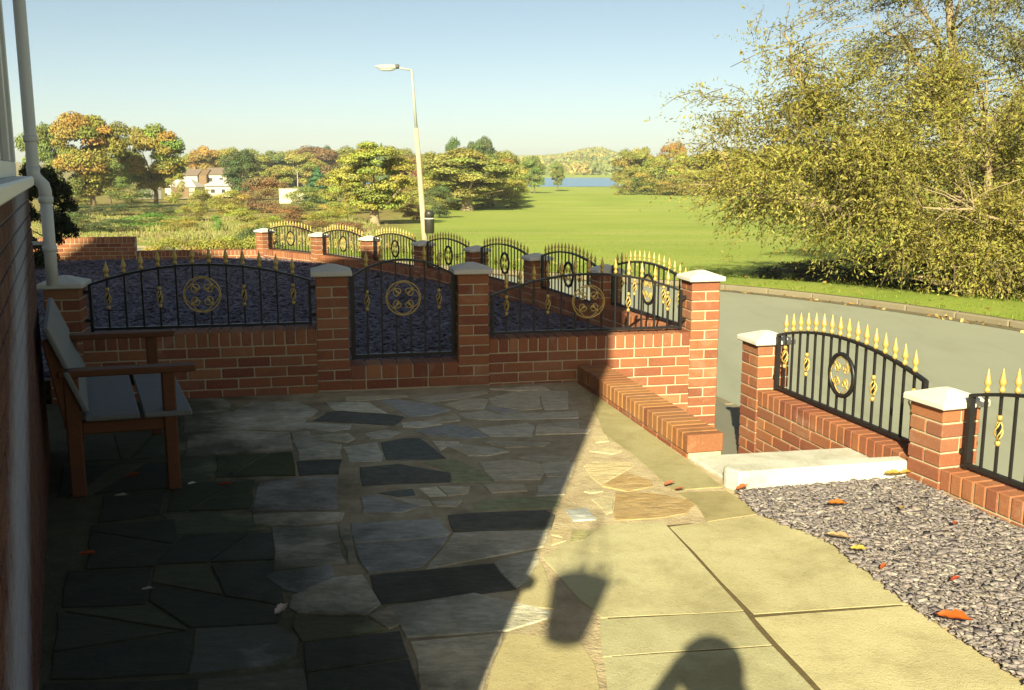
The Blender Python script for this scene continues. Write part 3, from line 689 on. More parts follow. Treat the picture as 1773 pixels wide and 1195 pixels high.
# gravel bed by the roadside wall
GR = [(1.10, 4.74), (2.05, 4.96), (2.30, 4.05), (2.55, 2.9), (2.75, 1.2), (1.55, 1.2), (1.60, 2.9), (1.455, 3.47), (1.365, 4.08), (1.15, 4.40)]
mb = MB().prism(GR, -.2, -.004); struct(mb.build('gravel_bed', 'soil'))
def inpoly(xy, P):
    r = np.zeros(len(xy), bool); n = len(P)
    for i in range(n):
        (x0, y0), (x1, y1) = P[i], P[(i + 1) % n]
        c = ((y0 > xy[:, 1]) != (y1 > xy[:, 1])) & (xy[:, 0] < (x1 - x0) * (xy[:, 1] - y0) / (y1 - y0 + 1e-9) + x0); r ^= c
    return r
def samp_gravel(g, N):
    xy = np.c_[g.uniform(1.05, 2.8, N), g.uniform(1.9, 5.0, N)]; return xy[inpoly(xy, GR)]
me = chips('gravel_chips', samp_gravel, 60000, lambda xy: np.full(len(xy), .0175) * np.random.default_rng(1).lognormal(0, .35, len(xy)), lambda xy: np.zeros(len(xy)),
  [(.25, .22, .22), (.28, .245, .24), (.22, .19, .20), (.27, .225, .20), (.36, .33, .29), (.24, .21, .22), (.21, .185, .19)], 5)
stuff(obj('gravel', me))

# ------------------------------------------------------------------ paving stones
TONE = {'b': (.45, .455, .43), 'd': (.14, .15, .13), 'g': (.58, .54, .42), 'l': (.68, .63, .46), 'm': (.36, .365, .20), 'k': (.085, .088, .08), 'M': (.09, .105, .03),  # k stones: dark slate and moss with some corner shade painted in
        'L': (.52, .46, .29), 't': (.36, .275, .145), 'c': (.9, .86, .8), 'C': (1, 1, 1), 'p': (.82, .76, .66)}
JS = MB().prism([(.26, 4.06), (.42, 4.25), (.70, 4.29), (1.13, 4.36), (1.33, 4.08), (1.44, 3.47), (1.57, 2.80), (.32, 2.80), (.33, 3.05), (.345, 3.36), (.27, 3.53), (.16, 3.89)], -.02, -.0012); struct(JS.build('joint_soil', 'joint'))
def paver(pts, tone, i):
    rg = random.Random(i); n = len(pts); P = []
    cx = sum(p[0] for p in pts) / n; cy = sum(p[1] for p in pts) / n
    big = tone in 'CcpK'
    if tone in 'CK':                                      # concrete slabs lie close together: push the edges out a few millimetres
        pts = [(x + (x - cx) / math.hypot(x - cx, y - cy) * .010, y + (1 if y > cy else -1) * (.0125 if tone == 'C' else .004)) for x, y in pts]
    for k in range(n):
        a, b = Vector(pts[k]), Vector(pts[(k + 1) % n]); m = 1 if (b - a).length < .18 else 2 if (b - a).length < .4 else 3
        for j in range(m):
            p = a.lerp(b, j / m)
            if j: p += Vector((b.y - a.y, a.x - b.x)).normalized() * rg.uniform(-1, 1) * (.004 if big else .010)
            P.append((p.x - cx, p.y - cy))
    mb = MB().prism(P, -.03, 0)
    o = mb.build('flagstone' if not big else 'concrete_slab', 'conc' if tone in 'CcpK' else 'flag', patio, bevel=.0012 if big else .003)
    o.location = (cx, cy, rg.uniform(.0002, .0008) if big else rg.uniform(.0005, .004)); tl = .0004 if big else .003; o.rotation_euler = (rg.uniform(-1, 1) * tl, rg.uniform(-1, 1) * tl, 0)
    c = TONE[tone]; s = rg.uniform(.82, 1.18) if not big else rg.uniform(.93, 1.05); h = rg.uniform(-.06, .06)
    o.color = (c[0] * s * (1 + h), c[1] * s, c[2] * s * (1 - h), 1)
def cut(P, c, d, s):                                       # the part of polygon P on side s of a line through c along d
    out = []; n = len(P); f = lambda q: s * ((q[0] - c[0]) * d[1] - (q[1] - c[1]) * d[0]) - .009
    for i in range(n):
        a, b = P[i], P[(i + 1) % n]; fa, fb = f(a), f(b)
        if fa >= 0: out.append(a)
        if fa * fb < 0: k = fa / (fa - fb); out.append((a[0] + k * (b[0] - a[0]), a[1] + k * (b[1] - a[1])))
    return out
def area(P): return abs(sum(P[i][0] * P[(i + 1) % len(P)][1] - P[(i + 1) % len(P)][0] * P[i][1] for i in range(len(P)))) / 2
def grow(P, k):
    cx = sum(p[0] for p in P) / len(P); cy = sum(p[1] for p in P) / len(P); return [(x + (x - cx) / math.hypot(x - cx, y - cy) * k, y + (y - cy) / math.hypot(x - cx, y - cy) * k) for x, y in P]
rs = random.Random(5)
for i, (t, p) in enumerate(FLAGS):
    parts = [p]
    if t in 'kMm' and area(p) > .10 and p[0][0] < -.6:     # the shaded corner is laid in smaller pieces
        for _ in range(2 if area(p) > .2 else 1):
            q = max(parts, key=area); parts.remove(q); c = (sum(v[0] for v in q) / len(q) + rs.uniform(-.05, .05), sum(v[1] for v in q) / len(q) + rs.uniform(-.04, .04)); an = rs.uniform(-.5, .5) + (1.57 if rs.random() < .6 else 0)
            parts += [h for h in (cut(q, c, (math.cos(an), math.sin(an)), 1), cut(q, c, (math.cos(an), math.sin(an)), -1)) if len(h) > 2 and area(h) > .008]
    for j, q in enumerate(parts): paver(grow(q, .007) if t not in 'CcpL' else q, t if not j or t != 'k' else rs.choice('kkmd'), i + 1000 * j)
TONE['K'] = (.95, .93, .9)
for i in range(-7, 6):
    for j in range(-8, 4):
        q = [Matrix.Rotation(R(10.5), 2) @ Vector(p) for p in ((i * .62, j * .92), (i * .62 + .607, j * .92), (i * .62 + .607, j * .92 + .907), (i * .62, j * .92 + .907))]
        q = [(p.x + .25, p.y + .1) for p in q]
        if all(-1.3 - .42 * max(p[1], 0) < p[0] < 1.5 and -3.5 < p[1] < 2.74 for p in q) and (i + j) % 1 == 0:
            if all(p[0] > -.15 - .44 * (p[1]) or p[1] < .2 for p in q): paver(q, 'K', 500 + i * 20 + j)
# the landing slab and its raised pale edge
land = thing('pale_landing', 'pale concrete landing with a raised edge between gravel and brick edging', 'landing', (1.02, 5.30, 0), TA)
L = fr((1.02, 5.30, 0), TA).inverted()
def Lp(x, y): q = L @ Vector((x, y, 0)); return (q.x, q.y)
MB().prism([Lp(.985, 5.33), Lp(1.945, 5.51), Lp(2.05, 5.06), Lp(1.12, 4.86)], -.08, .014).build('slab', 'step', land, bevel=.006)
MB().prism([Lp(1.075, 4.845), Lp(1.135, 4.765), Lp(2.055, 4.965), Lp(2.04, 5.06), Lp(1.08, 4.90)], -.08, .098).build('raised_edge', 'step', land, bevel=.012)

# ------------------------------------------------------------------ brickwork
ST = MB().box(0, .215, 0, .1025, 0, .065).mesh('brick', 'brick', bevel=.004)          # stretcher, front face at y = 0
RW = MB().box(0, .065, 0, .215, 0, .1025).mesh('coping_brick', 'brick', bevel=.004)   # brick on edge across the wall
PB = MB().box(-.115, .115, -.0575, .0525, 0, .065).mesh('pillar_brick', 'brick', bevel=.004)
TH = MB().box(0, .1025, 0, .215, 0, .1025).mesh('threshold_brick', 'brick', bevel=.004)
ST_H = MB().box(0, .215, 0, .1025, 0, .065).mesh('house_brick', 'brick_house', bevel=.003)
def pworld(p): return (p.parent.matrix_basis if p.parent else Matrix()) @ p.matrix_basis
def put(name, me, parent, mw, sx=1):
    o = obj(name, me, parent); o.matrix_basis = pworld(parent).inverted() @ mw @ Matrix.Diagonal((sx, 1, 1, 1)); return o
def jit(): return Matrix.Translation((0, random.uniform(-.0015, .0015), random.uniform(-.001, .001)))
def courses(parent, F, u0, u1, yf, ztop, n, me=ST, ph=0):
    for k in range(n):
        z = ztop - .075 * (k + 1) + .010; u = u0 - (.1125 if (k + ph) % 2 else 0)
        while u < u1 - .02:
            a, b = max(u, u0), min(u + .215, u1)
            if b - a > .025: put('brick', me, parent, F @ Matrix.Translation((a, yf, z)) @ jit(), (b - a) / .215)
            u += .225
def coping(parent, F, u0, u1, yf, ztop, me=RW, name='coping_brick', w=.065):
    n = max(1, round((u1 - u0 + .01) / (w + .01))); st = (u1 - u0 + .01) / n
    for i in range(n): put(name, me, parent, F @ Matrix.Translation((u0 + i * st, yf, ztop - .1025)) @ jit(), (st - .01) / w)
def core(parent, F, u0, u1, y0, y1, z0, z1):
    o = MB().box(u0, u1, y0, y1, z0, z1).build('mortar_core', 'mortar', parent); o.matrix_basis = pworld(parent).inverted() @ F; return o
CAP = MB()
CAP.add([(-.145, -.145, 0), (.145, -.145, 0), (.145, .145, 0), (-.145, .145, 0), (-.145, -.145, .034), (.145, -.145, .034), (.145, .145, .034), (-.145, .145, .034), (-.02, -.02, .078), (.02, -.02, .078), (.02, .02, .078), (-.02, .02, .078)],
  [(0, 3, 2, 1), (0, 1, 5, 4), (1, 2, 6, 5), (2, 3, 7, 6), (3, 0, 4, 7), (4, 5, 9, 8), (5, 6, 10, 9), (6, 7, 11, 10), (7, 4, 8, 11), (8, 9, 10, 11)])
CAPM = CAP.mesh('cap', 'cap', bevel=.006)
def pillar(parent, F, z0, z1):
    """F: frame at the pillar's axis; z0 base, z1 under the cap"""
    p = MB().box(-.108, .108, -.108, .108, z0, z1).build('pillar', 'mortar', parent); p.matrix_basis = pworld(parent).inverted() @ F
    n = int(round((z1 - z0) / .075))
    for k in range(n):
        z = z1 - .075 * (k + 1) + .004; r = Matrix.Rotation(R(90 * (k % 2)), 4, 'Z')
        for s in (0, 1):
            put('brick', PB, p, F @ Matrix.Translation((0, 0, z)) @ r @ Matrix.Rotation(R(180 * s), 4, 'Z') @ Matrix.Translation((0, -.0575, 0)) @ jit())
    c = obj('cap', CAPM, p); c.matrix_basis = pworld(p).inverted() @ F @ Matrix.Translation((0, 0, z1)) @ Matrix.Rotation(random.uniform(-.02, .02), 4, 'Z')
    return p
# wall with the garden gate
wa = thing('brick_wall', 'low red brick wall across the patio with a gate opening and four capped pillars', 'wall', OA, TA)
for (u, zt, zb) in ((-3.62, .79, 0), (-1.83, .835, 0), (-.815, .83, 0), (.985, .735, -.465)): pillar(wa, FA @ Matrix.Translation((u, .11, 0)), zb, zt)
core(wa, FA, -3.52, -1.93, .007, .205, -.1, .45); courses(wa, FA, -3.505, -1.948, 0, .3475, 5); coping(wa, FA, -3.505, -1.948, 0, .46)
core(wa, FA, -1.73, -.92, .007, .205, -.1, .175); courses(wa, FA, -1.712, -.932, 0, .075, 1, ph=1); coping(wa, FA, -1.712, -.932, 0, .185, TH, 'threshold_brick', .1025)
core(wa, FA, -.72, .9, .007, .205, -.6, .335); courses(wa, FA, -.698, .868, 0, .2325, 4); coping(wa, FA, -.698, .868, 0, .345)
courses(wa, FA, .02, .868, 0, .2325 - .3, 6)
# pillars and wall along the road, garden side
wb = thing('brick_wall', 'long curving red brick wall along the road behind the slate garden', 'wall', (CHAIN_B[1][0], CHAIN_B[1][1], 0))
zc = [c[2] for c in CHAIN_B]
BAYS = []
for i in range(1, 8):
    x, y, z = CHAIN_B[i]; xa, ya, za = CHAIN_B[i - 1]
    ang = math.atan2(ya - y, xa - x); F = fr((x, y, 0), ang); Lb = math.hypot(xa - x, ya - y)
    pillar(wb, F, z - .078 - .6, z - .078)
    zt = min(z, za) - .395 + (.02 if i == 1 else 0)
    core(wb, F, .10, Lb - .10, -.10, .10, zt - .6, zt - .01)
    courses(wb, F, .117, Lb - .117, -.1075, zt - .1125, 4 if i > 2 else 5); coping(wb, F, .117, Lb - .117, -.1075, zt)
    BAYS.append((F, Lb, zt))
# wall by the gravel, right
wc = thing('brick_wall', 'low red brick wall with capped pillars between the gravel bed and the road', 'wall', C1, TC)
FC = fr(C1, TC); FC2 = fr(C2, TC + R(4))
for (F, zb, zt) in ((FC, -.47, .425), (FC2, -.25, .425), (fr(C3, TC + R(4)), -.25, .425)): pillar(wc, F, zb, zt)
core(wc, FC, .1, 1.74, -.10, .10, -.6, .11); courses(wc, FC, .117, 1.722, -.1075, .0075, 6); coping(wc, FC, .117, 1.722, -.1075, .12)
core(wc, FC2, .1, 1.77, -.10, .10, -.6, .11); courses(wc, FC2, .117, 1.755, -.1075, .0075, 2); coping(wc, FC2, .117, 1.755, -.1075, .12)
# far wall at the left end of the slate garden
x, y, z = CHAIN_B[7]; TD = math.atan2(.2, .98); ED = Vector((x, y, 0)) - Vector((math.cos(TD), math.sin(TD), 0)) * 4.6; FD = fr(ED, TD)
wd = thing('brick_wall', 'stepped low brick wall at the far left end of the slate garden', 'wall', ED, TD)
core(wd, FD, 0, 2.26, .007, .2, -.5, .31); courses(wd, FD, 0, 2.26, 0, .2075, 5); coping(wd, FD, 0, 2.26, 0, .32)
core(wd, FD, 2.26, 4.5, .007, .2, -.5, .045); courses(wd, FD, 2.275, 4.48, 0, -.0575, 2); coping(wd, FD, 2.275, 4.48, 0, .055)
# low brick edging beside the steps
KA = math.atan2(5.322 - 7.30, .971 - .49); FK = fr((.49, 7.30, 0), KA); LK = math.hypot(.481, 1.978)
ke = thing('brick_edging', 'low edging of bricks on edge running from the gate wall to the pale landing', 'edging', (.49, 7.30, 0), KA)
core(ke, FK, .02, LK - .01, .012, .205, -.3, .12); RWB = MB().box(0, .065, 0, .215, 0, .1025).mesh('coping_brick', 'brick_buff', bevel=.004)
coping(ke, FK, .0, LK, 0, .135, RWB)
courses(ke, FK, 0, LK, .005, .0225, 1)

# ------------------------------------------------------------------ railings
SPEAR = MB().lathe([(.008, -.005), (.016, .006), (.017, .017), (.010, .026), (.012, .036), (.0195, .050), (.0185, .058), (.0105, .09), (.003, .122), (.0008, .13)], 8).mesh('finial', 'gold', True)
bk = MB()
for k in range(4):
    bk.tube([(.02 * math.sin(math.pi * t) * math.cos(k * math.pi / 2 + t * 3.2), .02 * math.sin(math.pi * t) * math.sin(k * math.pi / 2 + t * 3.2), -.05 + .1 * t) for t in [i / 8 for i in range(9)]], .0045, 4)
for z in (-.062, .062): bk.lathe([(.007, z - .014), (.013, z - .006), (.013, z + .006), (.007, z + .014)], 6)
BASK = bk.mesh('basket', 'gold', True)
def c_scrolls(rad):
    m = MB()
    for q in range(4):
        a0 = q * math.pi / 2 + math.pi / 2
        for sgn in (1, -1):
            pts = []
            for i in range(8):
                t = R(100) * i / 7 * sgn; pts.append((rad * .37 + rad * .60 * math.cos(t), rad * .60 * math.sin(t)))
            ex, ey = pts[-1]; th0 = R(100) * sgn; r1 = rad * .19; cx, cy = ex - r1 * math.cos(th0), ey - r1 * math.sin(th0)
            for i in range(1, 9): t = th0 + sgn * i * .6; rr = r1 * (1 - i * .075); pts.append((cx + rr * math.cos(t), cy + rr * math.sin(t)))
            P = [Matrix.Rotation(-a0, 4, 'Y') @ Vector((x, 0, y)) for x, y in pts]
            m.tube(P, [.0038] * 8 + [.004 + .0007 * i for i in range(8)], 5)
        d = q * math.pi / 2 + math.pi / 4
        P = [Vector((math.cos(d) * r_, 0, math.sin(d) * r_)) for r_ in (rad * .52, rad * .66, rad * .80, rad * .93)]
        m.tube(P, [.003, .0065, .008, .002], 5)
    return m
RINGG = MB().tube([(.125 * math.cos(t), 0, .125 * math.sin(t)) for t in [2 * math.pi * i / 28 for i in range(28)]], .005, 6, True).mesh('ring', 'gold', True)
RINGB = MB().tube([(.125 * math.cos(t), 0, .125 * math.sin(t)) for t in [2 * math.pi * i / 28 for i in range(28)]], .0135, 6, True).mesh('ring', 'iron', True)
SCRG = c_scrolls(.12).mesh('scroll', 'gold', True); SCRB = c_scrolls(.112).mesh('scroll', 'gold', True)
def railing(name, label, cat, F, Wd, zr, ze, za, nb, nospear=(), bask=(), zm=None, gold=True, group=None, gate=False, thin=.006, tips=.9):
    t = thing(name, label, cat, F.translation, F.to_euler().z, group)
    def top(x): k = 2 * x / Wd - 1; return za - (za - ze) * k * k
    bh = .014 if gate else .009
    MB().box(0, Wd, -.013, .013, zr - bh, zr + bh).build('bottom_rail', 'iron', t)
    xs = [Wd * i / 20 for i in range(21)]; m = MB(); v = []
    for x in xs: v += [(x, -.013, top(x) - .008), (x, .013, top(x) - .008), (x, .013, top(x) + .008), (x, -.013, top(x) + .008)]
    f = [(0, 1, 2, 3), (83, 82, 81, 80)]
    for i in range(20):
        for k in range(4): f.append((i * 4 + k, i * 4 + 4 + k, i * 4 + 4 + (k + 1) % 4, i * 4 + (k + 1) % 4))
    m.add(v, f).build('top_rail', 'iron', t)
    sw = .016 if gate else .010
    for x in (0, Wd):
        MB().box(x - sw, x + sw, -.014, .014, zr - .02, top(x) + .004).build('stile', 'iron', t)
        for z in (zr + .06, top(x) - .05):
            s = -1 if x == 0 else 1
            MB().box(min(x, x + s * .045), max(x, x + s * .045), -.006, .006, z - .012, z + .012).build('bracket', 'iron', t)
    zm = zm if zm else (zr + za) / 2 + .0
    for i in range(nb):
        x = Wd * (i + 1) / (nb + 1); zt = top(x); tip = i not in nospear
        rr = math.sqrt(max(0, .125 ** 2 - (x - Wd / 2) ** 2))
        b = MB()
        if rr > .02: b.box(x - thin, x + thin, -thin, thin, zr, zm - rr); MB().box(x - thin, x + thin, -.006, .006, zm + rr, zt + (.02 if tip else 0)).build('bar', 'iron', t)
        else: b.box(x - thin, x + thin, -.006, .006, zr, zt + (.02 if tip else 0))
        bo = b.build('bar', 'iron', t)
        if tip: obj('finial', SPEAR, t, (x, 0, zt + .012), random.uniform(0, 1)).scale = (tips,) * 3
        if i in bask: obj('basket', BASK, t, (x, 0, zm - .012), random.uniform(0, 3))
    obj('ring', RINGG if gold else RINGB, t, (Wd / 2, -.004, zm)); obj('scroll', SCRG if gold else SCRB, t, (Wd / 2, -.006, zm))
    return t
railing('railing', 'arched black railing with gold ring beside the bench, left of the garden gate', 'railing', FA @ Matrix.Translation((-3.46, .11, 0)), 1.475, .492, .80, .925, 12, (), (0, 3, 8, 11), .715)
gt = railing('garden_gate', 'black arched iron gate with gold ring medallion between two brick pillars', 'gate', FA @ Matrix.Translation((-1.685, .10, 0)), .735, .235, .82, .935, 6, (2, 3), (0, 5), .655, gate=True)
MB().box(-.07, .10, -.03, -.016, .735, .748).box(.085, .098, -.034, -.016, .70, .775).build('latch', 'iron', gt)
[MB().box(.70, .755, -.022, -.010, z, z + .05).build('hinge', 'iron', gt) for z in (.71, .32)]
railing('railing', 'arched black railing with gold ring on the gate wall, half in sun beside end pillar', 'railing', FA @ Matrix.Translation((-.655, .11, 0)), 1.48, .372, .655, .80, 13, (), (0, 3, 9, 12), .59)
names = ['nearest', 'second nearest', 'third nearest', 'fourth nearest', 'fifth nearest', 'second farthest', 'farthest']
for i, (F, Lb, zt) in enumerate(BAYS):
    railing('railing', 'arched black railing with spear tips on the curving road wall, %s of seven' % names[i], 'railing', F @ Matrix.Translation((.165, .0, 0)), Lb - .33, zt + .03, zt + .375, zt + .47, 15, (), (1, 4, 10, 13), zt + .245, False, 'railings along the road wall', thin=.0045, tips=.72)
railing('railing', 'black railing with gold spear tips and oval scroll, between the two right-hand pillars', 'railing', FC @ Matrix.Translation((.17, .0, 0)), 1.50, .15, .50, .60, 16, (), (0, 3, 11, 15), .38, False, 'railings by the gravel bed')
railing('railing', 'black railing with gold spear tips cut off by the right edge of the picture', 'railing', FC2 @ Matrix.Translation((.17, .0, 0)), 1.53, .15, .50, .60, 16, (), (1, 4, 11, 14), .38, False, 'railings by the gravel bed')

# ------------------------------------------------------------------ house on the left
P0 = Vector((-.50, .68, 0)); P1 = Vector((-2.64, 5.50, 0)); E1 = (P1 - P0).normalized(); TH_ = math.atan2(E1.y, E1.x); HL = (P1 - P0).length
FH = fr(P0, TH_)                         # x along the wall, y to the left, into the house
ho = thing('house', 'brick house with white window frames and downpipe side at the left edge', 'house', P0, TH_)
HD = 17.0; HZ = 5.20
w = MB().box(0, HL - .005, .007, HD, -.1, 1.49).build('wall', 'mortar_dark', ho)
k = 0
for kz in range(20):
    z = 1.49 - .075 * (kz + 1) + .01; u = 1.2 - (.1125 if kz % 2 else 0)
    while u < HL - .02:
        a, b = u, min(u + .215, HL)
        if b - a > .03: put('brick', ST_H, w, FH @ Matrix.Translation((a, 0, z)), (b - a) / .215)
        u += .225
MB().box(-.02, HL + .03, -.03, .09, 1.49, 1.545).build('window_sill', 'pvc', ho, bevel=.008)
win = MB().box(1.0, HL - .06, .05, .11, 1.545, 1.62).box(1.0, HL - .06, .05, .11, 2.62, 2.70)
for u in (1.0, 1.9, 2.8, 3.7, 4.55, HL - .16): win.box(u, u + .09, .048, .112, 1.62, 2.62)
wo = win.build('window', 'pvc', ho, bevel=.004)
for u0, u1 in ((1.09, 1.9), (1.99, 2.8), (2.89, 3.7), (3.79, 4.55), (4.64, HL - .16)): MB().box(u0, u1, .075, .085, 1.62, 2.62).build('pane', 'glass', wo)
MB().box(HL - .16, HL - .06, .112, HD, 1.545, 2.70).build('side_frame', 'pvc', ho)
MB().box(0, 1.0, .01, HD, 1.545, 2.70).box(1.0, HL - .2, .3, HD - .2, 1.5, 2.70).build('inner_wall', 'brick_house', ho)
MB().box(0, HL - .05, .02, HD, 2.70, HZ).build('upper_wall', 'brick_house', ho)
rf = MB(); r = .45
rf.add([(-.02, -.05, HZ), (HL, -.05, HZ), (HL, HD + .1, HZ), (-.02, HD + .1, HZ), (-.02, HD / 2, HZ + r * HD / 2), (HL, HD / 2, HZ + r * HD / 2)], [(0, 3, 2, 1), (0, 1, 5, 4), (2, 3, 4, 5), (1, 2, 5), (3, 0, 4)])
rf.build('roof', 'tile', ho)
# downpipe
dp = thing('downpipe', 'white plastic downpipe with an offset bend at the house corner', 'pipe', (-2.735, 5.90, .80))
xu, xl = -2.795 + 2.735, 0
MB().tube([(xu - .0, 0, 3.9), (xu, 0, .80), (xu, 0, .79)], .034, 12).build('upper_pipe', 'pvc', dp, True)
MB().tube([(xu, 0, .80), (xu, 0, .755), (xu * .8, -.0, .73), (xl - .008, 0, .69), (xl, 0, .655), (xl, 0, .60)], .0365, 12).build('bend', 'pvc', dp, True)
MB().tube([(xl, 0, .62), (xl, 0, .10)], .034, 12).build('lower_pipe', 'pvc', dp, True)
for z in (.955, .605, .32): MB().lathe([(.034, 0), (.041, .004), (.041, .036), (.034, .04)], 14, (xu if z > .8 else xl, 0, z - .02)).build('collar', 'pvc', dp, True)
MB().box(-.20, .0, -.012, .012, .34, .36).build('bracket', 'pvc', dp)

# ------------------------------------------------------------------ bench
B0 = Vector((-1.66, 4.80, 0)); BE = Vector((-.40, .9165, 0)); BDv = Vector((-.962, -.274, 0))     # front near leg; along the bench; towards the wall
bn = thing('garden_bench', 'wooden garden bench with grey weathered slats and brown frame against the house', 'bench', B0)
def bpt(a, b, z): return BE * a + BDv * b + Vector((0, 0, z))
def bar3(name, mat, a0, a1, b0, b1, z0, z1, sh=0.0, za=None, bev=.006):
    """box in bench coordinates; sh: shift towards the wall at the top"""
    v = [bpt(a0, b0, z0), bpt(a1, b0, z0), bpt(a1, b1, z0), bpt(a0, b1, z0), bpt(a0, b0 + sh, z1), bpt(a1, b0 + sh, z1), bpt(a1, b1 + sh, z1), bpt(a0, b1 + sh, z1)]
    m = MB(); m.add(v, [(0, 3, 2, 1), (4, 5, 6, 7), (0, 1, 5, 4), (1, 2, 6, 5), (2, 3, 7, 6), (3, 0, 4, 7)]); return m.build(name, mat, bn, bevel=bev)
for a in (0, 1.13):
    bar3('leg', 'wood', a, a + .07, 0, .062, 0, .60)
    bar3('leg', 'wood', a, a + .07, .44, .51, 0, .60)
    bar3('arm', 'wood', a - .015, a + .085, -.10, .53, .60, .632)
    bar3('side_rail', 'wood', a + .012, a + .056, .062, .44, .31, .375)
    bar3('back_post', 'wood', a + .01, a + .06, .455, .515, .34, .78, .075)
bar3('front_rail', 'wood', .07, 1.13, .012, .05, .31, .372)
bar3('rear_rail', 'wood', .07, 1.13, .452, .50, .31, .372)
for b0, b1 in ((-.07, .155), (.175, .425)): bar3('seat_slat', 'grey_wood', -.02, 1.21, b0, b1, .38, .408)
for z0, s in ((.43, .0), (.645, .085)): o = bar3('back_slat', 'grey_wood', -.03, 1.22, .402 + s * .85, .43 + s * .85, z0, z0 + .20, .08)

# ------------------------------------------------------------------ street lamps and litter bin
lp = thing('street_lamp', 'tall concrete street lamp leaning beside the litter bin across the road', 'street lamp', (-2.50, 29.0, -.95))
def lpx(z): return -.33 * z / 5.27
MB().tube([(lpx(z), 0, z) for z in (-.3, 1.2, 2.4, 3.65)], [.10, .088, .077, .064], 10).build('column', 'post', lp, True)
MB().tube([(lpx(z), 0, z) for z in (3.62, 4.5, 5.22)] + [(lpx(5.28) - .03, 0, 5.27)], [.044, .039, .036, .036], 10).build('upper_column', 'lamp_grey', lp, True)
MB().tube([(-.34, 0, 5.25), (-.55, 0, 5.285), (-.80, 0, 5.33)], .027, 8).build('arm', 'lamp_grey', lp, True)
hd = MB().tube([(-.70, 0, 5.325), (-.80, 0, 5.335), (-1.0, 0, 5.335), (-1.2, 0, 5.335), (-1.32, 0, 5.35), (-1.36, 0, 5.36)], [.04, .065, .075, .068, .04, .015], 10).build('lamp_head', 'lamp_grey', lp, True)
MB().tube([(-.82, 0, 5.285), (-.95, 0, 5.268), (-1.15, 0, 5.27), (-1.27, 0, 5.30)], [.04, .05, .048, .028], 8).build('lamp_bowl', 'lamp_grey', hd, True)
MB().box(-.78, -.68, -.07, .07, 5.31, 5.40).build('lamp_collar', 'bin', hd, bevel=.01)
bi = thing('litter_bin', 'black litter bin with a pale band fixed to the street lamp', 'bin', (-2.375, 28.80, -.27))
MB().lathe([(.115, 0), (.135, .02), (.142, .40), (.142, .44)], 16).build('body', 'bin', bi, True)
MB().lathe([(.145, .41), (.148, .415), (.148, .435), (.145, .44)], 16).build('band', 'cap', bi)
MB().lathe([(.14, .44), (.138, .58), (.12, .63), (.06, .655), (.02, .66)], 16).build('lid', 'bin', bi, True)
l2 = thing('street_lamp', 'small far street lamp standing under the autumn maples', 'street lamp', (-62.5, 172, -3.75))
MB().tube([(0, 0, 0), (0, 0, 4.5)], [.13, .07], 8).build('column', 'post', l2, True)
MB().tube([(0, 0, 4.5), (-.4, 0, 4.6), (-1.2, 0, 4.65)], [.06, .10, .06], 6).build('lamp_head', 'lamp_grey', l2, True)
for X, Y, H, lab in ((-47.0, 200, 4.6, 'slim far street lamp left of the pale roadside wall'), (-42.5, 200, 4.6, 'slim far street lamp behind the right end of the pale wall')):
    l3 = thing('street_lamp', lab, 'street lamp', (X, Y, -3.9)); MB().tube([(0, 0, 0), (0, 0, H)], [.12, .07], 6).build('column', 'post', l3); MB().tube([(0, 0, H), (-.9, 0, H + .1)], [.06, .08], 6).build('lamp_head', 'lamp_grey', l3)

# ------------------------------------------------------------------ far houses on the left
def hip(m, x0, x1, y0, y1, z0, z1, inset, ov=.35):
    x0 -= ov; x1 += ov; y0 -= ov; y1 += ov; ym = (y0 + y1) / 2
    m.add([(x0, y0, z0), (x1, y0, z0), (x1, y1, z0), (x0, y1, z0), (x0 + inset, ym, z1), (x1 - inset, ym, z1)], [(0, 3, 2, 1), (0, 1, 5, 4), (2, 3, 4, 5), (1, 2, 5), (3, 0, 4)]); return m
def window(parent, x0, x1, z0, z1, y):
    wn_ = MB().box(x0, x1, y - .06, y + .05, z0, z1).build('window', 'pvc', parent); MB().box(x0 + .1, x1 - .1, y - .08, y - .061, z0 + .1, z1 - .1).build('pane', 'dark', wn_)
g1 = thing('garage', 'far garage with a brown door and pale roof below the maples', 'garage', (-59.3, 180, -3.8))
MB().box(-2.7, 2.6, 0, 6, 0, 1.95).build('wall', 'render', g1); hip(MB(), -2.7, 2.6, 0, 6, 1.95, 3.5, 2.0).build('roof', 'tile_pale', g1)
MB().box(-1.6, 1.6, -.08, -.01, .1, 1.85).build('door', 'brown', g1)
g2 = thing('bungalow', 'far white bungalow with a pale hipped roof', 'bungalow', (-55.6, 190, -3.8))
MB().box(-2.4, 2.5, 0, 6, 0, 2.0).build('wall', 'render', g2); hip(MB(), -2.4, 2.5, 0, 6, 2.0, 3.1, 1.6).build('roof', 'tile_pale', g2); window(g2, -1.3, -.3, .6, 1.5, -.02); window(g2, .7, 1.6, .6, 1.5, -.02)
g3 = thing('house', 'far two-storey house with a dark gable end behind the garage', 'house', (-73.2, 230, -4.0))
MB().box(-3.4, 1.5, 0, 8, 0, 3.9).build('wall', 'render', g3)
m = MB(); m.add([(-3.7, -.3, 3.8), (1.6, -.3, 3.8), (1.6, 8.3, 3.8), (-3.7, 8.3, 3.8), (-3.7, 4, 5.3), (1.6, 4, 5.3)], [(0, 3, 2, 1), (0, 1, 5, 4), (2, 3, 4, 5), (1, 2, 5), (3, 0, 4)]); rr = m.build('roof', 'tile', g3)
MB().box(-.6, .1, 3.6, 4.4, 5.0, 5.9).build('chimney', 'brown', rr)
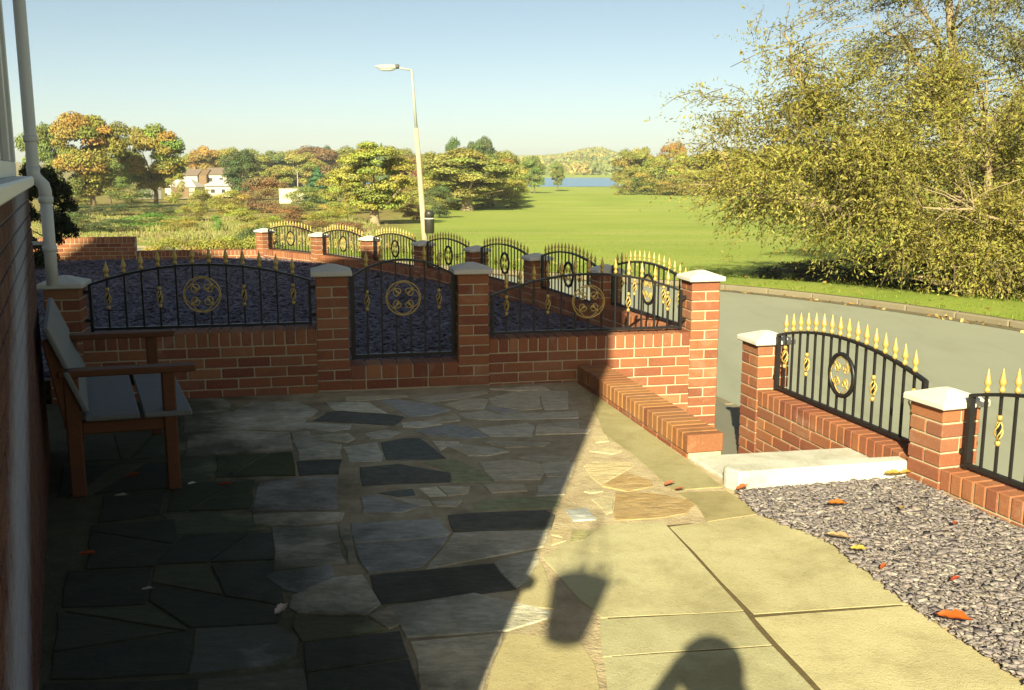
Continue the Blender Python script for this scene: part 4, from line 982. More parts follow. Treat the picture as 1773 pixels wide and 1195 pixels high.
m = MB(); m.add([(1.62, .5, 0), (1.62, 7.5, 0), (1.62, 7.5, 3.8), (1.62, 4, 5.2), (1.62, .5, 3.8), (3.4, .5, 0), (3.4, 7.5, 0), (3.4, 7.5, 3.8), (3.4, 4, 5.2), (3.4, .5, 3.8)], [(0, 1, 2, 3, 4), (9, 8, 7, 6, 5), (0, 4, 9, 5), (4, 3, 8, 9), (3, 2, 7, 8), (2, 1, 6, 7)]); m.build('gable_wing', 'brown', g3)
for x in (-2.8, -1.0): window(g3, x, x + 1.1, 2.3, 3.4, -.02)
g4 = thing('house', 'far pale house with a low brown roof beside the gabled house', 'house', (-68.0, 232, -4.0))
MB().box(-2.6, 2.6, 0, 8, 0, 4.1).build('wall', 'render', g4); m = MB(); m.add([(-2.9, -.3, 4.0), (2.9, -.3, 4.0), (2.9, 8.3, 4.0), (-2.9, 8.3, 4.0), (-2.9, 4, 5.6), (2.9, 4, 5.6)], [(0, 3, 2, 1), (0, 1, 5, 4), (2, 3, 4, 5), (1, 2, 5), (3, 0, 4)]); m.build('roof', 'tile', g4)
for x in (-1.9, .6): window(g4, x, x + 1.2, 2.3, 3.4, -.02)
pw = thing('roadside_wall', 'far pale wall standing in front of the woodland', 'wall', (-32.7, 150, -3.7)); MB().box(-2.0, 2.0, 0, .3, 0, 2.1).build('wall_face', 'render', pw); MB().box(-2.05, 2.05, -.05, .35, 2.1, 2.2).build('coping', 'cap', pw)
fn = thing('fence', 'far grey board fence left of the garage', 'fence', (-65.5, 178, -3.8))
for i in range(8): MB().box(i * .52 - .6, i * .52 - .15, 0, .08, 0, 1.9).build('board', 'grey_wood', fn)

# ------------------------------------------------------------------ trees
PAL = {'orange': (.29, .195, .055), 'olive': (.235, .235, .055), 'green': (.155, .195, .052), 'dark': (.085, .12, .045), 'rust': (.21, .13, .062), 'yellow': (.26, .25, .062), 'teal': (.06, .14, .055), 'bright': (.13, .25, .045), 'willow': (.232, .22, .052), 'willow2': (.18, .175, .062), 'hedge': (.032, .042, .018), 'under': (.03, .028, .016)}  # under: leaf colour darkened to stand for the shade below the willow
def quads(c, nrm, size, g, asp=.7):
    """leaf faces: centres (N,3), normals, size -> (N*4,3)"""
    N = len(c); nrm = nrm / (np.linalg.norm(nrm, axis=1)[:, None] + 1e-9); r = g.normal(size=(N, 3)); t = np.cross(nrm, r); t /= np.linalg.norm(t, axis=1)[:, None] + 1e-9; b = np.cross(nrm, t)
    s = size[:, None]; v = np.empty((N, 4, 3)); v[:, 0] = c - t * s; v[:, 1] = c + b * s * asp; v[:, 2] = c + t * s; v[:, 3] = c - b * s * asp
    v += g.normal(0, .12, v.shape) * s[:, None, :]; return v.reshape(-1, 3)
def crown_mesh(name, kind, seed, N):
    g = np.random.default_rng(seed); cs = []; ns = []; tn = []
    if kind == 'conifer':
        z = 1 - g.uniform(0, 1, N) ** .55; a = g.uniform(0, 6.283, N); tier = .75 + .25 * np.sin(z * 42 + np.sin(a * 3) * 1.5); rr = .48 * (1 - z) ** .8 * tier * np.sqrt(g.uniform(.45, 1, N)) + .01
        c = np.c_[rr * np.cos(a), rr * np.sin(a), .05 + .95 * z]; nn = np.c_[np.cos(a), np.sin(a), np.full(N, .5)] + g.normal(0, .5, (N, 3)); t = np.repeat(g.uniform(.75, 1.25, (N, 1)), 3, axis=1); sz = np.full(N, .03) * g.uniform(.6, 1.3, N)
    else:
        if kind == 'oak': L, zc, rz, rxy, lr, z0 = 62, .56, .42, .44, (.06, .15), .10
        elif kind == 'maple': L, zc, rz, rxy, lr, z0 = 46, .56, .40, .40, (.09, .17), .12
        elif kind == 'shrub': L, zc, rz, rxy, lr, z0 = 26, .42, .48, .42, (.12, .24), -.02
        elif kind == 'hedge': L, zc, rz, rxy, lr, z0 = 40, .48, .46, .44, (.10, .16), -.02
        else: L, zc, rz, rxy, lr, z0 = 34, .55, .41, .40, (.10, .20), .08
        d = g.normal(size=(L, 3)); d /= np.linalg.norm(d, axis=1)[:, None]; rad_ = g.uniform(.35, 1, L) ** .5
        low = .55 + .45 * np.clip((d[:, 2] + 1) * .9, 0, 1) if kind in ('oak', 'maple', 'round') else np.ones(L)
        C_ = d * rad_[:, None] * np.c_[rxy * low, rxy * low, np.full(L, rz)] + (0, 0, zc); lr_ = g.uniform(*lr, L)
        w = lr_ ** 2; idx = g.choice(L, N, p=w / w.sum()); q = g.normal(size=(N, 3)); q /= np.linalg.norm(q, axis=1)[:, None]; q[:, 2] = np.where(q[:, 2] < -.3, -q[:, 2] * .6, q[:, 2])
        flat = np.array([1.15, 1.15, .62]) if kind == 'oak' else np.array([1, 1, .8])
        c = C_[idx] + q * (lr_[idx] * g.uniform(.55, 1.08, N))[:, None] * flat; c[:, 2] = np.maximum(c[:, 2], z0 + .02 * g.uniform(0, 1, N))
        nn = q + g.normal(0, .55, (N, 3)); lt = g.uniform(.78, 1.22, (L, 1)) * (1 + g.uniform(-.12, .12, (L, 3))); hv = g.uniform(-.28, .22, L) if kind == 'maple' else g.uniform(-.06, .06, L); lt[:, 0] *= 1 + hv; lt[:, 1] *= 1 - .35 * hv; t = lt[idx] * g.uniform(.75, 1.25, (N, 1)); sz = np.full(N, .0118 if kind in ('oak', 'maple') else .013 if kind == 'hedge' else .0155) * g.uniform(.55, 1.4, N)
    return npmesh(name, quads(c, nn, sz, g), None, 4, 'leaf_far', np.clip(t, .3, 1.8))
def trunk_mesh(kind, seed):
    g = random.Random(seed); m = MB(); r0 = {'oak': .055, 'maple': .03, 'round': .026, 'conifer': .02}.get(kind, .014)
    top = .5 if kind != 'conifer' else .9
    m.tube([(0, 0, -.03), (.004, 0, .03), (g.uniform(-.01, .01), 0, .16), (g.uniform(-.02, .02), g.uniform(-.02, .02), top)], [r0 * 1.5, r0 * 1.05, r0 * .85, r0 * .3], 9)
    if kind != 'conifer':
        for i in range(9 if kind == 'oak' else 6):
            a = i * 2.4 + g.uniform(-.4, .4); z = g.uniform(.15, .36); R_ = g.uniform(.22, .38)
            m.tube([(0, 0, z), (R_ * .5 * math.cos(a), R_ * .5 * math.sin(a), z + g.uniform(.06, .12)), (R_ * math.cos(a), R_ * math.sin(a), z + g.uniform(.14, .34))], [r0 * .5, r0 * .32, r0 * .1], 5)
    return m.mesh('trunk', 'bark_pale' if kind == 'oak' else 'bark', True)
PROTO = {}
for kind, cnt, N in (('oak', 2, 42000), ('maple', 2, 42000), ('round', 4, 18000), ('shrub', 3, 8000), ('conifer', 1, 6000), ('hedge', 1, 34000)):
    PROTO[kind] = [(crown_mesh('crown', kind, 100 + 7 * i + len(kind), N), trunk_mesh(kind, 50 + i)) for i in range(cnt)]
CNT = {}
def tree(X, Y, z, H, Wd, kind, col, label, cat='tree', group=None, name=None, rz=None):
    nm = name or {'shrub': 'shrub', 'conifer': 'conifer_tree', 'oak': 'oak_tree', 'maple': 'maple_tree', 'hedge': 'clipped_conifer'}.get(kind, 'broadleaf_tree')
    k = CNT.get(kind, 0); CNT[kind] = k + 1; cm, tm = PROTO[kind][k % len(PROTO[kind])]
    t = thing(nm, label, cat, (X, Y, z), random.uniform(0, 6.28) if rz is None else rz, group); t.scale = (Wd, Wd, H)
    c = obj('crown', cm, t); p = PAL[col] if (kind, col) != ('maple', 'orange') else (.24, .19, .05); j = random.uniform(.9, 1.12); c.color = (p[0] * j, p[1] * j * random.uniform(.94, 1.06), p[2], 1)
    obj('trunk', tm, t); return t
LABX = {(150, 'maple'): 'tall orange autumn maple at the left behind the downpipe'}
HUE = {'orange': 'orange autumn', 'olive': 'olive green', 'green': 'green', 'dark': 'dark green', 'rust': 'rust red', 'yellow': 'yellow green', 'teal': 'blue green', 'bright': 'bright green'}
PLANTED = {}
for i, (X, Y, H, Wd, kind, col) in enumerate(TREES):
    a = X / Y; lab = None; grp = None
    place = ('near the far houses' if a < -.27 else 'in woodland left of the lamp' if a < -.13 else 'beside the lamp at the field edge' if a < -.07 else 'in the clump at the field edge' if a < .012 else 'by the lake shore' if a < .06 else 'in the belt right of the lake' if a < .21 else 'far behind the willow')
    word = {'shrub': 'bush', 'conifer': 'conifer', 'oak': 'spreading oak', 'maple': 'large maple', 'round': 'broadleaf tree'}[kind]
    lab = '%s %s %s' % (HUE[col], word, place); grp = '%s %s %s' % (HUE[col], word, place)
    PLANTED.setdefault(lab, []).append((a, tree(X, Y, zprof(Y) - .05, H * 1.02, Wd * 1.12, kind, col, lab, 'bush' if kind == 'shrub' else 'tree', grp)))
ORD = ['leftmost', 'second from the left', 'third from the left', 'fourth from the left', 'fifth from the left', 'sixth from the left', 'seventh from the left', 'eighth from the left', 'ninth from the left', 'tenth from the left']
for lab, lst in PLANTED.items():
    if len(lst) > 1:
        for k, (a, t) in enumerate(sorted(lst, key=lambda q: q[0])): t['label'] = lab + ', ' + ORD[min(k, 9)]
    else: del lst[0][1]['group']
tree(-7.7, 16.4, -.12, 1.75, 1.15, 'hedge', 'hedge', 'dark clipped conifer bush behind the downpipe at the wall end', 'bush')
for i, X in enumerate((-5.15, -5.75, -6.4, -7.0)):
    tree(X, 19.9 + .1 * i, -.55, .82 + .08 * (i == 0), 1.0, 'shrub', 'yellow', 'low yellow shrub behind the far brick wall, %s' % ('rightmost of four', 'second from the right', 'third from the right', 'leftmost of four')[i], 'bush', 'yellow shrubs behind the far wall')
tree(-5.3, 20.9, -.6, 1.05, 1.0, 'shrub', 'dark', 'dark low shrub left of the farthest roadside pillar', 'bush')

for X, Y, H, Wd, w_ in ((6.9, 20.4, .75, 2.0, 'left'), (8.0, 19.8, .9, 2.2, 'middle'), (9.2, 19.1, .95, 2.2, 'right'), (5.9, 21.0, .5, 1.6, 'far left')):  # added low shrubs, near-black leaves painting the shade under the willow's crown
    tree(X, Y, -.85, H, Wd, 'shrub', 'under', 'near-black shrub with the shade beneath the golden willow in its colour, %s patch' % w_, 'shade_shrub', 'shrubs coloured as the shade beneath the willow', 'shade_shrub')
# far wooded ridge that reads as one mass
g = np.random.default_rng(21); N = 90000
Yr = g.uniform(660, 1500, N); ar = g.uniform(-.3, .3, N); Xr = ar * Yr; keep = g.uniform(0, 1, N) < .35 + .65 * (np.sin(ar * 60 + Yr * .012) > -.2); Xr, Yr = Xr[keep], Yr[keep]
Zr = np.array([hill(x, y) for x, y in zip(Xr, Yr)]); c = np.c_[Xr, Yr, Zr + g.uniform(0, 7, len(Xr))]; N = len(Xr)
cl = np.array([(.22, .22, .06), (.16, .19, .06), (.30, .24, .07), (.12, .16, .06)])[(np.abs(np.floor(Xr / 26) * 7 + np.floor(Yr / 50) * 3).astype(int)) % 4]
rw = obj('ridge_woodland', npmesh('ridge_woodland', quads(c, g.normal(size=(N, 3)) + (0, -.8, .5), g.uniform(.9, 2.2, N), g), None, 4, 'leaf_far', cl * g.uniform(.8, 1.2, (N, 1)))); stuff(rw)

# the big willow across the road and a second one behind it
def willow(name, label, base, lobes, col, seed, limbs):
    g = np.random.default_rng(seed); t = thing(name, label, 'tree', base); m = MB(); rg = random.Random(seed)
    for L_ in limbs:
        pts, r0 = L_; P = [Vector(p) - Vector(base) for p in pts]
        Q = []
        for i in range(len(P) - 1):
            for k in range(4): Q.append(P[i].lerp(P[i + 1], k / 4) + Vector((rg.uniform(-.06, .06), rg.uniform(-.06, .06), rg.uniform(-.05, .05))) * (1 if i or k else 0))
        Q.append(P[-1]); n = len(Q); m.tube(Q, [r0 * (1 - .82 * i / (n - 1)) for i in range(n)], 7)
        for i in range(3, n):                                 # side branches
            for s in range(2):
                d = Vector((rg.uniform(-1, .9), rg.uniform(-1, 1), rg.uniform(-.25, .8))).normalized() * rg.uniform(.6, 1.5); r1 = r0 * (1 - .8 * i / (n - 1)) * .5
                m.tube([Q[i], Q[i] + d * .5 + Vector((0, 0, .06)), Q[i] + d], [r1, r1 * .6, .006], 5)
    m.build('trunk', 'bark_pale', t, True)
    LV = []; TN = []; TW = MB()
    for (cx, cy, cz), (rx, ry, rz), n, tint in lobes:
        n = int(n * 2.0)
        nc = max(5, n // (36 if n > 420 else 16)); q = g.normal(size=(nc, 3)); q /= np.linalg.norm(q, axis=1)[:, None]; rr = g.uniform(.3, 1.0, nc) ** .5
        cc = q * rr[:, None] * (rx, ry, rz) + (cx, cy, cz); ci = g.integers(0, nc, n); o = cc[ci] + g.normal(0, .20, (n, 3)) * (1.3, 1, .7); q = q[ci]
        zmin = np.interp(o[:, 0], [3.0, 4.5, 6.0, 7.4, 8.6, 9.6], [1.2, .72, .32, .0, -.3, -.62]); o[:, 2] = np.where(o[:, 2] < zmin, zmin + g.uniform(0, .45, n), o[:, 2])
        ctint = g.uniform(.8, 1.2, (nc, 1))[ci]
        d = q * (1, 1, .6) + g.normal(0, .55, (n, 3)) + (-.35, 0, .12); d /= np.linalg.norm(d, axis=1)[:, None]
        ln = g.uniform(.45, 1.0, n); K = 18
        for k in range(K):
            s = (k + .5) / K; p = o + d * (ln * s)[:, None]; p[:, 2] -= .32 * ln * s * s; p += g.normal(0, .03, p.shape)
            p[:, 2] = np.maximum(p[:, 2], -.68)
            a = d * .8 + g.normal(0, .7, (n, 3)) + (0, 0, -.25); a /= np.linalg.norm(a, axis=1)[:, None]
            b = np.cross(a, g.normal(size=(n, 3))); b /= np.linalg.norm(b, axis=1)[:, None]
            h = (g.uniform(.02, .05, n) + .012 * (g.uniform(0, 1, n) > .8))[:, None]; w_ = h * g.uniform(.24, .38, n)[:, None]
            v = np.empty((n, 4, 3)); v[:, 0] = p - a * h; v[:, 1] = p + b * w_; v[:, 2] = p + a * h; v[:, 3] = p - b * w_
            LV.append(v.reshape(-1, 3)); tw = np.array(tint) * ctint * g.uniform(.68, 1.28, (n, 1)) * (1 + g.uniform(-.1, .1, (n, 3))); TN.append(np.repeat(tw, 4, axis=0))
        for i in range(0, n, 4):
            p0 = Vector(o[i]); dd = Vector(d[i]) * ln[i]; TW.tube([p0, p0 + dd * .5 - Vector((0, 0, .08 * ln[i])), p0 + dd - Vector((0, 0, .32 * ln[i]))], [.009, .006, .003], 3)
    me = npmesh('crown', np.vstack(LV) - np.array(base), None, 4, 'leaf', np.vstack(TN)); c = obj('crown', me, t); c.color = (*PAL[col], 1)
    tw = TW.mesh('twigs', 'bark'); o = obj('twigs', tw, t, tuple(-Vector(base))); o['kind'] = 'stuff'
    return t
b = (8.8, 18.6, -.75)
willow('willow_tree', 'large golden willow sprawling over the verge across the road', b, [
  ((8.3, 18.2, 1.3), (3.0, 1.9, 1.6), 1500, (1, 1, 1)), ((5.7, 18.2, 1.35), (1.8, 1.5, 1.05), 760, (1, 1, 1)), ((4.6, 18.4, 1.7), (1.05, 1.0, .85), 170, (1.05, 1, .95)),
  ((4.8, 18.6, 2.9), (1.3, 1.0, 1.15), 190, (1, .98, .9)), ((11.2, 17.9, 1.5), (2.7, 1.8, 2.3), 850, (.95, .98, 1)), ((8.0, 17.3, .45), (1.4, .8, .7), 260, (1.08, 1.03, 1)), ((10.2, 16.9, .3), (1.7, .8, .9), 420, (1.0, 1.0, 1)), ((6.6, 18.2, 2.7), (1.4, 1.2, 1.0), 330, (1, 1, .95)), ((9.6, 19.2, -.2), (1.6, 1.0, .5), 260, (.8, .85, .9))], 'willow', 31,
  [([b, (8.4, 18.3, -.1), (7.0, 18.1, .55), (5.4, 18.0, .95), (4.0, 18.0, 1.15)], .13), ([b, (8.7, 18.2, .3), (8.5, 18, 1.5), (8.2, 18, 2.9)], .16), ([b, (9.4, 17.9, .2), (10.3, 17.5, .9), (11.6, 17.4, 1.9)], .15), ([b, (7.8, 18.5, .5), (6.3, 18.6, 1.8), (5.2, 18.7, 3.1), (4.9, 18.7, 4.0)], .10),
   ([(9.4, 17.7, -.6), (9.0, 16.7, .35), (7.8, 16.5, .85), (6.7, 16.4, .95)], .06), ([b, (9.6, 18.0, -.35), (10.6, 17.4, -.3), (11.6, 16.8, .1)], .14), ([b, (8.0, 17.7, -.5), (7.0, 17.3, -.3)], .12)])
b = (9.9, 22.5, -.85)
willow('willow_tree', 'taller greyer willow rising behind the golden one at the upper right', b, [
  ((9.9, 21.4, 4.6), (3.0, 2.0, 1.9), 900, (1, 1, 1)), ((8.7, 21.6, 4.4), (1.1, 1.2, 1.2), 150, (1, 1, 1)), ((12.8, 21.4, 4.4), (2.8, 2, 2.6), 700, (1, 1, 1)), ((10.5, 21.2, 2.4), (2.9, 1.6, 1.5), 500, (1, 1, 1)), ((9.4, 21.4, 6.2), (1.6, 1.4, 1.1), 300, (1, 1, 1))], 'willow2', 33,
  [([b, (9.5, 21.5, 1.5), (9.2, 21.4, 3.6), (8.8, 21.4, 6.2)], .22), ([b, (10.2, 21.5, 2.0), (11.5, 21.4, 4.0), (12.8, 21.4, 6)], .18), ([(9.6, 22.5, 2.2), (9.0, 22.0, 3.4), (8.2, 21.6, 4.2), (7.6, 21.4, 4.4)], .09), ([(9.5, 22.4, 3.2), (8.9, 21.8, 4.4), (8.2, 21.5, 5.2)], .08)])

# tufts of grass and weeds that nobody could count
def tufts(name, xy, zf, hgt, wid, cols, seed, blades=5):
    g = np.random.default_rng(seed); N = len(xy); V = []; T = []
    pal = np.array(cols); base = pal[g.integers(0, len(pal), N)]
    for k in range(blades):
        a = g.uniform(0, 6.283, N); h = hgt * g.uniform(.5, 1.15, N); w = wid * g.uniform(.6, 1.3, N); off = g.normal(0, .5, (N, 2)) * hgt[:, None] * .6
        p = np.c_[xy + off, zf - .03]; d = np.c_[np.cos(a), np.sin(a), np.zeros(N)]; ln = g.normal(0, .3, (N, 2)) * h[:, None]
        tip = p + np.c_[ln, h]; v = np.empty((N, 3, 3)); v[:, 0] = p - d * w[:, None]; v[:, 1] = p + d * w[:, None]; v[:, 2] = tip; V.append(v.reshape(-1, 3)); T.append(base * g.uniform(.7, 1.25, (N, 1)))
    o = obj(name, npmesh(name, np.vstack(V), None, 3, 'leaf_far', np.vstack(T))); return stuff(o)
g = np.random.default_rng(8)
N = 26000; Y = g.uniform(24, 95, N); X = g.uniform(-.52, .03, N) * Y; ok = (X < -.155 * Y + g.normal(0, 1.0, N)); X, Y = X[ok], Y[ok]
far_x = np.interp(Y, far[::1, 1], far[:, 0]); nx = np.interp(Y, near[:, 1], near[:, 0]); ok = ~((Y < 37.5) & (X < far_x + .8) & (X > nx - .2)) & ~((Y < 37.5) & (X < far_x) & (Y > np.interp(X, near[::-1, 0], near[::-1, 1]) - .2))
X, Y = X[ok], Y[ok]; zz = np.array([hill(x, y) for x, y in zip(X, Y)]); patch = np.sin(X * .31 + 2) * np.sin(Y * .21) > .1
tufts('meadow_weeds', np.c_[X, Y], zz, np.where(patch, .42, .22) * g.uniform(.6, 1.2, len(X)), np.full(len(X), .022) + Y * .0005, [(.27, .25, .10), (.23, .23, .08), (.21, .24, .065), (.18, .22, .05), (.25, .19, .10)], 9)
N = 9000; i = g.integers(0, 79, N); s = g.uniform(.14, 3.2, N) ** 1.0; t_ = g.uniform(0, 1, N)[:, None]; o0 = offs(far, 0); nr = offs(far, 1.0) - o0
xy = (far[i] * (1 - t_) + far[i + 1] * t_) + nr[i] * s[:, None]; ok = (xy[:, 1] > 9) & (xy[:, 1] < 36); xy = xy[ok]; s = s[ok]
zz = np.array([(zroad(y) + .12) if q < 1.2 else (zroad(y) + .13) * .5 + .5 * (zprof(y) + .08) for (x, y), q in zip(xy, s)])
tufts('verge_tufts', xy, zz, np.full(len(xy), .075), np.full(len(xy), .012), [(.13, .19, .028), (.16, .20, .03), (.11, .16, .024), (.20, .20, .05)], 10, 4)

N = 9000; Y = 19.5 + g.uniform(0, 1, N) ** 1.8 * 45; X = g.uniform(-.12, .5, N) * Y; fx = np.interp(X, far[::-1, 0], far[::-1, 1]); ok = (Y > fx + 3.2) & (X > -.1 * Y - 1); X, Y = X[ok], Y[ok]
zz = np.array([hill(x, y) for x, y in zip(X, Y)])
tufts('field_tufts', np.c_[X, Y], zz, np.full(len(X), .05) * g.uniform(.6, 1.5, len(X)), np.full(len(X), .012) + Y * .0003, [(.14, .18, .032), (.17, .20, .038), (.12, .16, .03), (.20, .195, .06)], 12, 4)
# leaf litter blown along the far kerb and verge
N = 1500; i = g.integers(0, 79, N); t_ = g.uniform(0, 1, N)[:, None]; s_ = np.where(g.uniform(0, 1, N) < .6, g.uniform(-.3, .0, N), g.uniform(.15, 3.0, N)); xy = far[i] * (1 - t_) + far[i + 1] * t_ + nr[i] * s_[:, None]; ok = (xy[:, 1] > 9) & (xy[:, 1] < 32); xy, s_ = xy[ok], s_[ok]
zz = np.array([zroad(y) + (.014 if q < .05 else .19) for (x, y), q in zip(xy, s_)]); N = len(xy); cl = np.array([(.30, .17, .05), (.36, .26, .08), (.20, .11, .04), (.42, .34, .14)])[g.integers(0, 4, N)]
stuff(obj('leaf_litter', npmesh('leaf_litter', quads(np.c_[xy, zz], g.normal(0, .4, (N, 3)) + (0, 0, 1), g.uniform(.02, .05, N), g), None, 4, 'leaf_far', cl)))

# ------------------------------------------------------------------ fallen leaves
lv = MB(); pr = [(-.056, .0015), (-.05, .004), (-.04, .015), (-.028, .022), (-.016, .019), (-.004, .027), (.010, .021), (.022, .023), (.036, .013), (.05, .006), (.066, .0008)]
v = []
for k, (x, w_) in enumerate(pr):
    zc_ = .002 + .018 * math.sin((x + .056) * 22) + 5 * x * x
    v += [(x, -w_, zc_ + .5 * w_ + .004 * math.sin(k * 2.1)), (x, -w_ * .5, zc_ + .12 * w_), (x, .001 * math.sin(k), zc_ - .003), (x, w_ * .5, zc_ + .2 * w_), (x + .004, w_ * .92, zc_ + .75 * w_ + .003 * math.sin(k * 1.3))]
lv.add(v, [(5 * i + j, 5 * i + 5 + j, 5 * i + 6 + j, 5 * i + 1 + j) for i in range(len(pr) - 1) for j in range(4)])
LEAF = lv.mesh('leaf_blade', 'leaf', True)
a_ = LEAF.color_attributes.new('tint', 'FLOAT_COLOR', 'POINT'); a_.data.foreach_set('color', [1.0] * (4 * len(LEAF.vertices)))
LV = [(1.515, 4.449, .03, 1.35, (.50, .16, .02), 'long orange leaf lying in the middle of the gravel', .1), (1.95, 4.90, .03, 1.5, (.55, .34, .06), 'yellow brown leaf on the gravel below the raised pale edge', .2), (2.02, 4.93, .03, 1.1, (.50, .28, .05), 'small ochre leaf on gravel in the corner by the pillar', -.3),
 (1.385, 4.03, .028, 1.5, (.55, .36, .16), 'tan curled leaf on the slab edge beside the gravel', -.7), (1.43, 3.90, .03, 1.0, (.50, .38, .06), 'yellow leaf at the slab edge just below the tan one', -.6), (1.535, 3.245, .03, 1.7, (.55, .12, .015), 'red orange leaf at the slab edge near the lower right corner', -.75),
 (1.13, 4.70, .03, 1.0, (.42, .12, .03), 'red brown leaf at the left corner of the gravel', .3), (1.80, 4.40, .03, .9, (.45, .30, .10), 'pale brown leaf on the upper gravel near the wall', 1.0), (1.70, 3.60, .03, .7, (.40, .06, .02), 'small dark red leaf on the right part of the gravel', .4),
 (1.47, 3.72, .03, .7, (.45, .10, .02), 'small red leaf on the gravel near the slab corner', .7), (-1.75, 3.88, .012, 1.1, (.45, .09, .02), 'dark orange leaf in deep shade at the lower left', .2), (-1.96, 4.94, .012, 1.2, (.40, .10, .03), 'orange leaf under the bench', .1), (-1.90, 4.63, .012, .9, (.55, .50, .35), 'pale leaf in front of the bench legs', .0),
 (-1.62, 4.83, .012, .6, (.7, .66, .5), 'tiny pale leaf right of the near bench leg', .5), (-1.446, 4.80, .012, 1.0, (.35, .06, .03), 'dark red leaf on the paving right of the bench', .2), (-.834, 3.354, .014, 1.1, (.62, .45, .30), 'pinkish leaf standing on the shaded paving near the bottom', 1.2), (-1.383, 3.55, .012, .6, (.6, .5, .4), 'small pale twig-like leaf in the dark shade', .3),
 (.79, 4.82, .012, .9, (.40, .14, .06), 'reddish leaf on the sunlit path beside the brown slab', .4), (.83, 4.74, .012, .7, (.38, .12, .05), 'small reddish leaf next to the brown slab in sun', -.3), (1.96, 4.2, .03, .8, (.42, .10, .03), 'small red leaf on the gravel by the wall foot', .9)]
for x, y, z, s, c, lab, rz in LV:
    o = tag(obj('fallen_leaf', LEAF, None, (x, y, z), rz), lab, 'leaf', 'fallen autumn leaves'); s *= .62; o.scale = (s, s, s); o.color = (c[0] * .72, c[1] * .78, c[2], 1); o.rotation_euler = (random.uniform(-.2, .2), random.uniform(-.2, .2), rz)

# ------------------------------------------------------------------ the hanging basket whose shadow falls on the slabs
hb = thing('hanging_basket', 'hanging flower basket on a wall bracket, seen by its shadow on the slabs', 'basket', (-.575, -.82, 2.05))
MB().lathe([(.068, 0), (.074, .01), (.112, .22), (.116, .24), (.105, .24), (.10, .20)], 14).build('pot', 'brown', hb, True)
for k in range(3): a = k * 2.094; MB().tube([(.11 * math.cos(a), .11 * math.sin(a), .235), (0, 0, .62)], .003, 4).build('chain', 'iron', hb)
g = np.random.default_rng(4); q = g.normal(size=(90, 3)) * (.06, .06, .035) + (0, 0, .265); pm = npmesh('plant', quads(q, g.normal(size=(90, 3)), g.uniform(.01, .02, 90), g), None, 4, 'leaf', np.tile((.12, .2, .05), (90, 1)))
obj('plant', pm, hb)
arm_end = FH @ Vector((-.0, 1.6, 2.68)); rel = arm_end - Vector((-.575, -.82, 2.05))
MB().tube([(0, 0, .62), (0, 0, .64), (rel.x * .5, rel.y * .5, .64), (rel.x, rel.y, .64)], .007, 5).tube([(rel.x * .35, rel.y * .35, .63), (rel.x, rel.y, .25)], .006, 5).build('bracket', 'iron', hb)

# ------------------------------------------------------------------ the photographer, whose shadow falls on the slabs
pe = thing('person', 'person in a dark jacket holding a camera up, seen by the shadow on the slabs', 'person', (.04, -.22, 0))
J = {'pelvis': (0, 0, .93, .135), 'waist': (0, 0, 1.10, .125), 'chest': (0, 0, 1.30, .15), 'neckb': (0, -.01, 1.43, .075), 'neck': (0, 0, 1.49, .056), 'head': (0, .01, 1.585, .088), 'crown': (0, 0, 1.665, .07),
 'ls': (-.17, 0, 1.38, .065), 'le': (-.30, .08, 1.26, .048), 'lw': (-.115, .135, 1.50, .034), 'rs': (.17, 0, 1.38, .065), 're': (.29, .07, 1.24, .048), 'rw': (.10, .135, 1.50, .034),
 'lh': (-.09, 0, .88, .10), 'lk': (-.11, .02, .50, .066), 'la': (-.12, -.02, .09, .045), 'lt': (-.13, .13, .04, .04), 'rh': (.09, 0, .88, .10), 'rk': (.11, .02, .50, .066), 'ra': (.12, -.02, .09, .045), 'rt': (.13, .13, .04, .04)}
ED_ = [('pelvis', 'waist'), ('waist', 'chest'), ('chest', 'neckb'), ('neckb', 'neck'), ('neck', 'head'), ('head', 'crown'), ('neckb', 'ls'), ('ls', 'le'), ('le', 'lw'), ('neckb', 'rs'), ('rs', 're'), ('re', 'rw'), ('pelvis', 'lh'), ('lh', 'lk'), ('lk', 'la'), ('la', 'lt'), ('pelvis', 'rh'), ('rh', 'rk'), ('rk', 'ra'), ('ra', 'rt')]
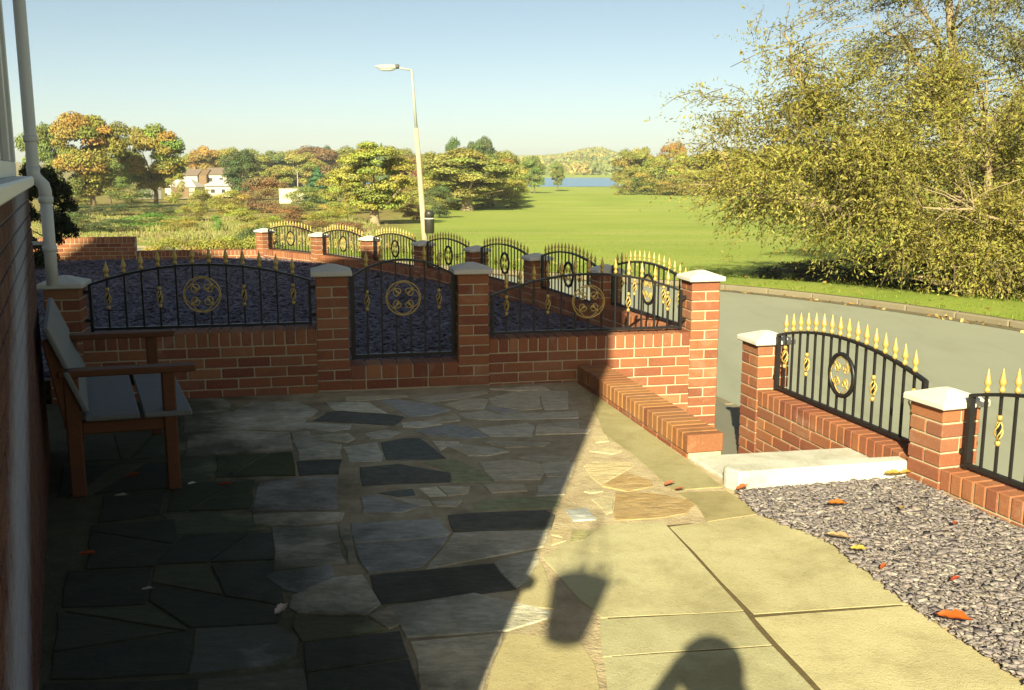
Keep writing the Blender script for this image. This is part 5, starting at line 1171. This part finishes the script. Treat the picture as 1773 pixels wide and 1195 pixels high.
for s, wj in ((-1, 'lw'), (1, 'rw')):                       # palms and five bent fingers each, closed on the camera
    wx, wy, wz, _ = J[wj]; J[wj + 'p'] = (wx * .8, wy + .02, wz + .045, .026); ED_.append((wj, wj + 'p'))
    for f_ in range(5):
        bx_ = J[wj + 'p']; k1, k2 = wj + 'f%da' % f_, wj + 'f%db' % f_
        J[k1] = (bx_[0] - s * .018, bx_[1] + .018 - (.035 if f_ == 4 else 0), bx_[2] + .045 - .018 * f_, .0095); J[k2] = (bx_[0] - s * .042, bx_[1] + .010 - (.03 if f_ == 4 else 0), bx_[2] + .050 - .018 * f_, .008)
        ED_ += [(wj + 'p', k1), (k1, k2)]
ks = list(J); me = bpy.data.meshes.new('body'); me.from_pydata([J[k][:3] for k in ks], [(ks.index(a), ks.index(b)) for a, b in ED_], []); me.materials.append(M['cloth'])
bo = obj('body', me, pe); sm = bo.modifiers.new('skin', 'SKIN'); lay = me.skin_vertices[0].data if me.skin_vertices else None
if lay is None:
    bm_ = bmesh.new(); bm_.from_mesh(me); bm_.verts.layers.skin.verify(); bm_.to_mesh(me); bm_.free(); lay = me.skin_vertices[0].data
for i, k in enumerate(ks): lay[i].radius = (J[k][3], J[k][3]); lay[i].use_root = (k == 'pelvis')
sb = bo.modifiers.new('sub', 'SUBSURF'); sb.levels = 1; sb.render_levels = 2
MB().lathe([(.06, 1.55), (.098, 1.585), (.106, 1.64), (.095, 1.70), (.06, 1.735), (.015, 1.75)], 14, (0, -.012, 0)).build('hair', 'brown', pe, True)
MB().lathe([(.004, 0), (.014, .006), (.006, .03)], 8, (0, .098, 1.565)).build('nose', 'skin', pe, True)
pc = thing('compact_camera', 'small black camera held up by the person', 'camera', (.04, -.10, 1.565))
MB().box(-.062, .062, -.02, .018, -.036, .036).build('body', 'bin', pc, bevel=.006); MB().lathe([(.028, 0), (.028, .018), (.022, .022)], 14, (0, 0, 0), Matrix.Translation((0, .018, 0)) @ Matrix.Rotation(R(-90), 4, 'X')).build('lens', 'bin', pc, True)

# ------------------------------------------------------------------ the air over the park
ht = NT('haze_air'); pv = ht.n('ShaderNodeVolumePrincipled', {'Color': (.80, .88, .95, 1), 'Density': .00026, 'Anisotropy': 0.0}); ht.t.links.new(pv.outputs[0], ht.out.inputs['Volume']); M['haze'] = ht.m
hz = MB().box(-2700, 2700, -2700, 2700, -8, 60).build('haze', 'haze'); stuff(hz)
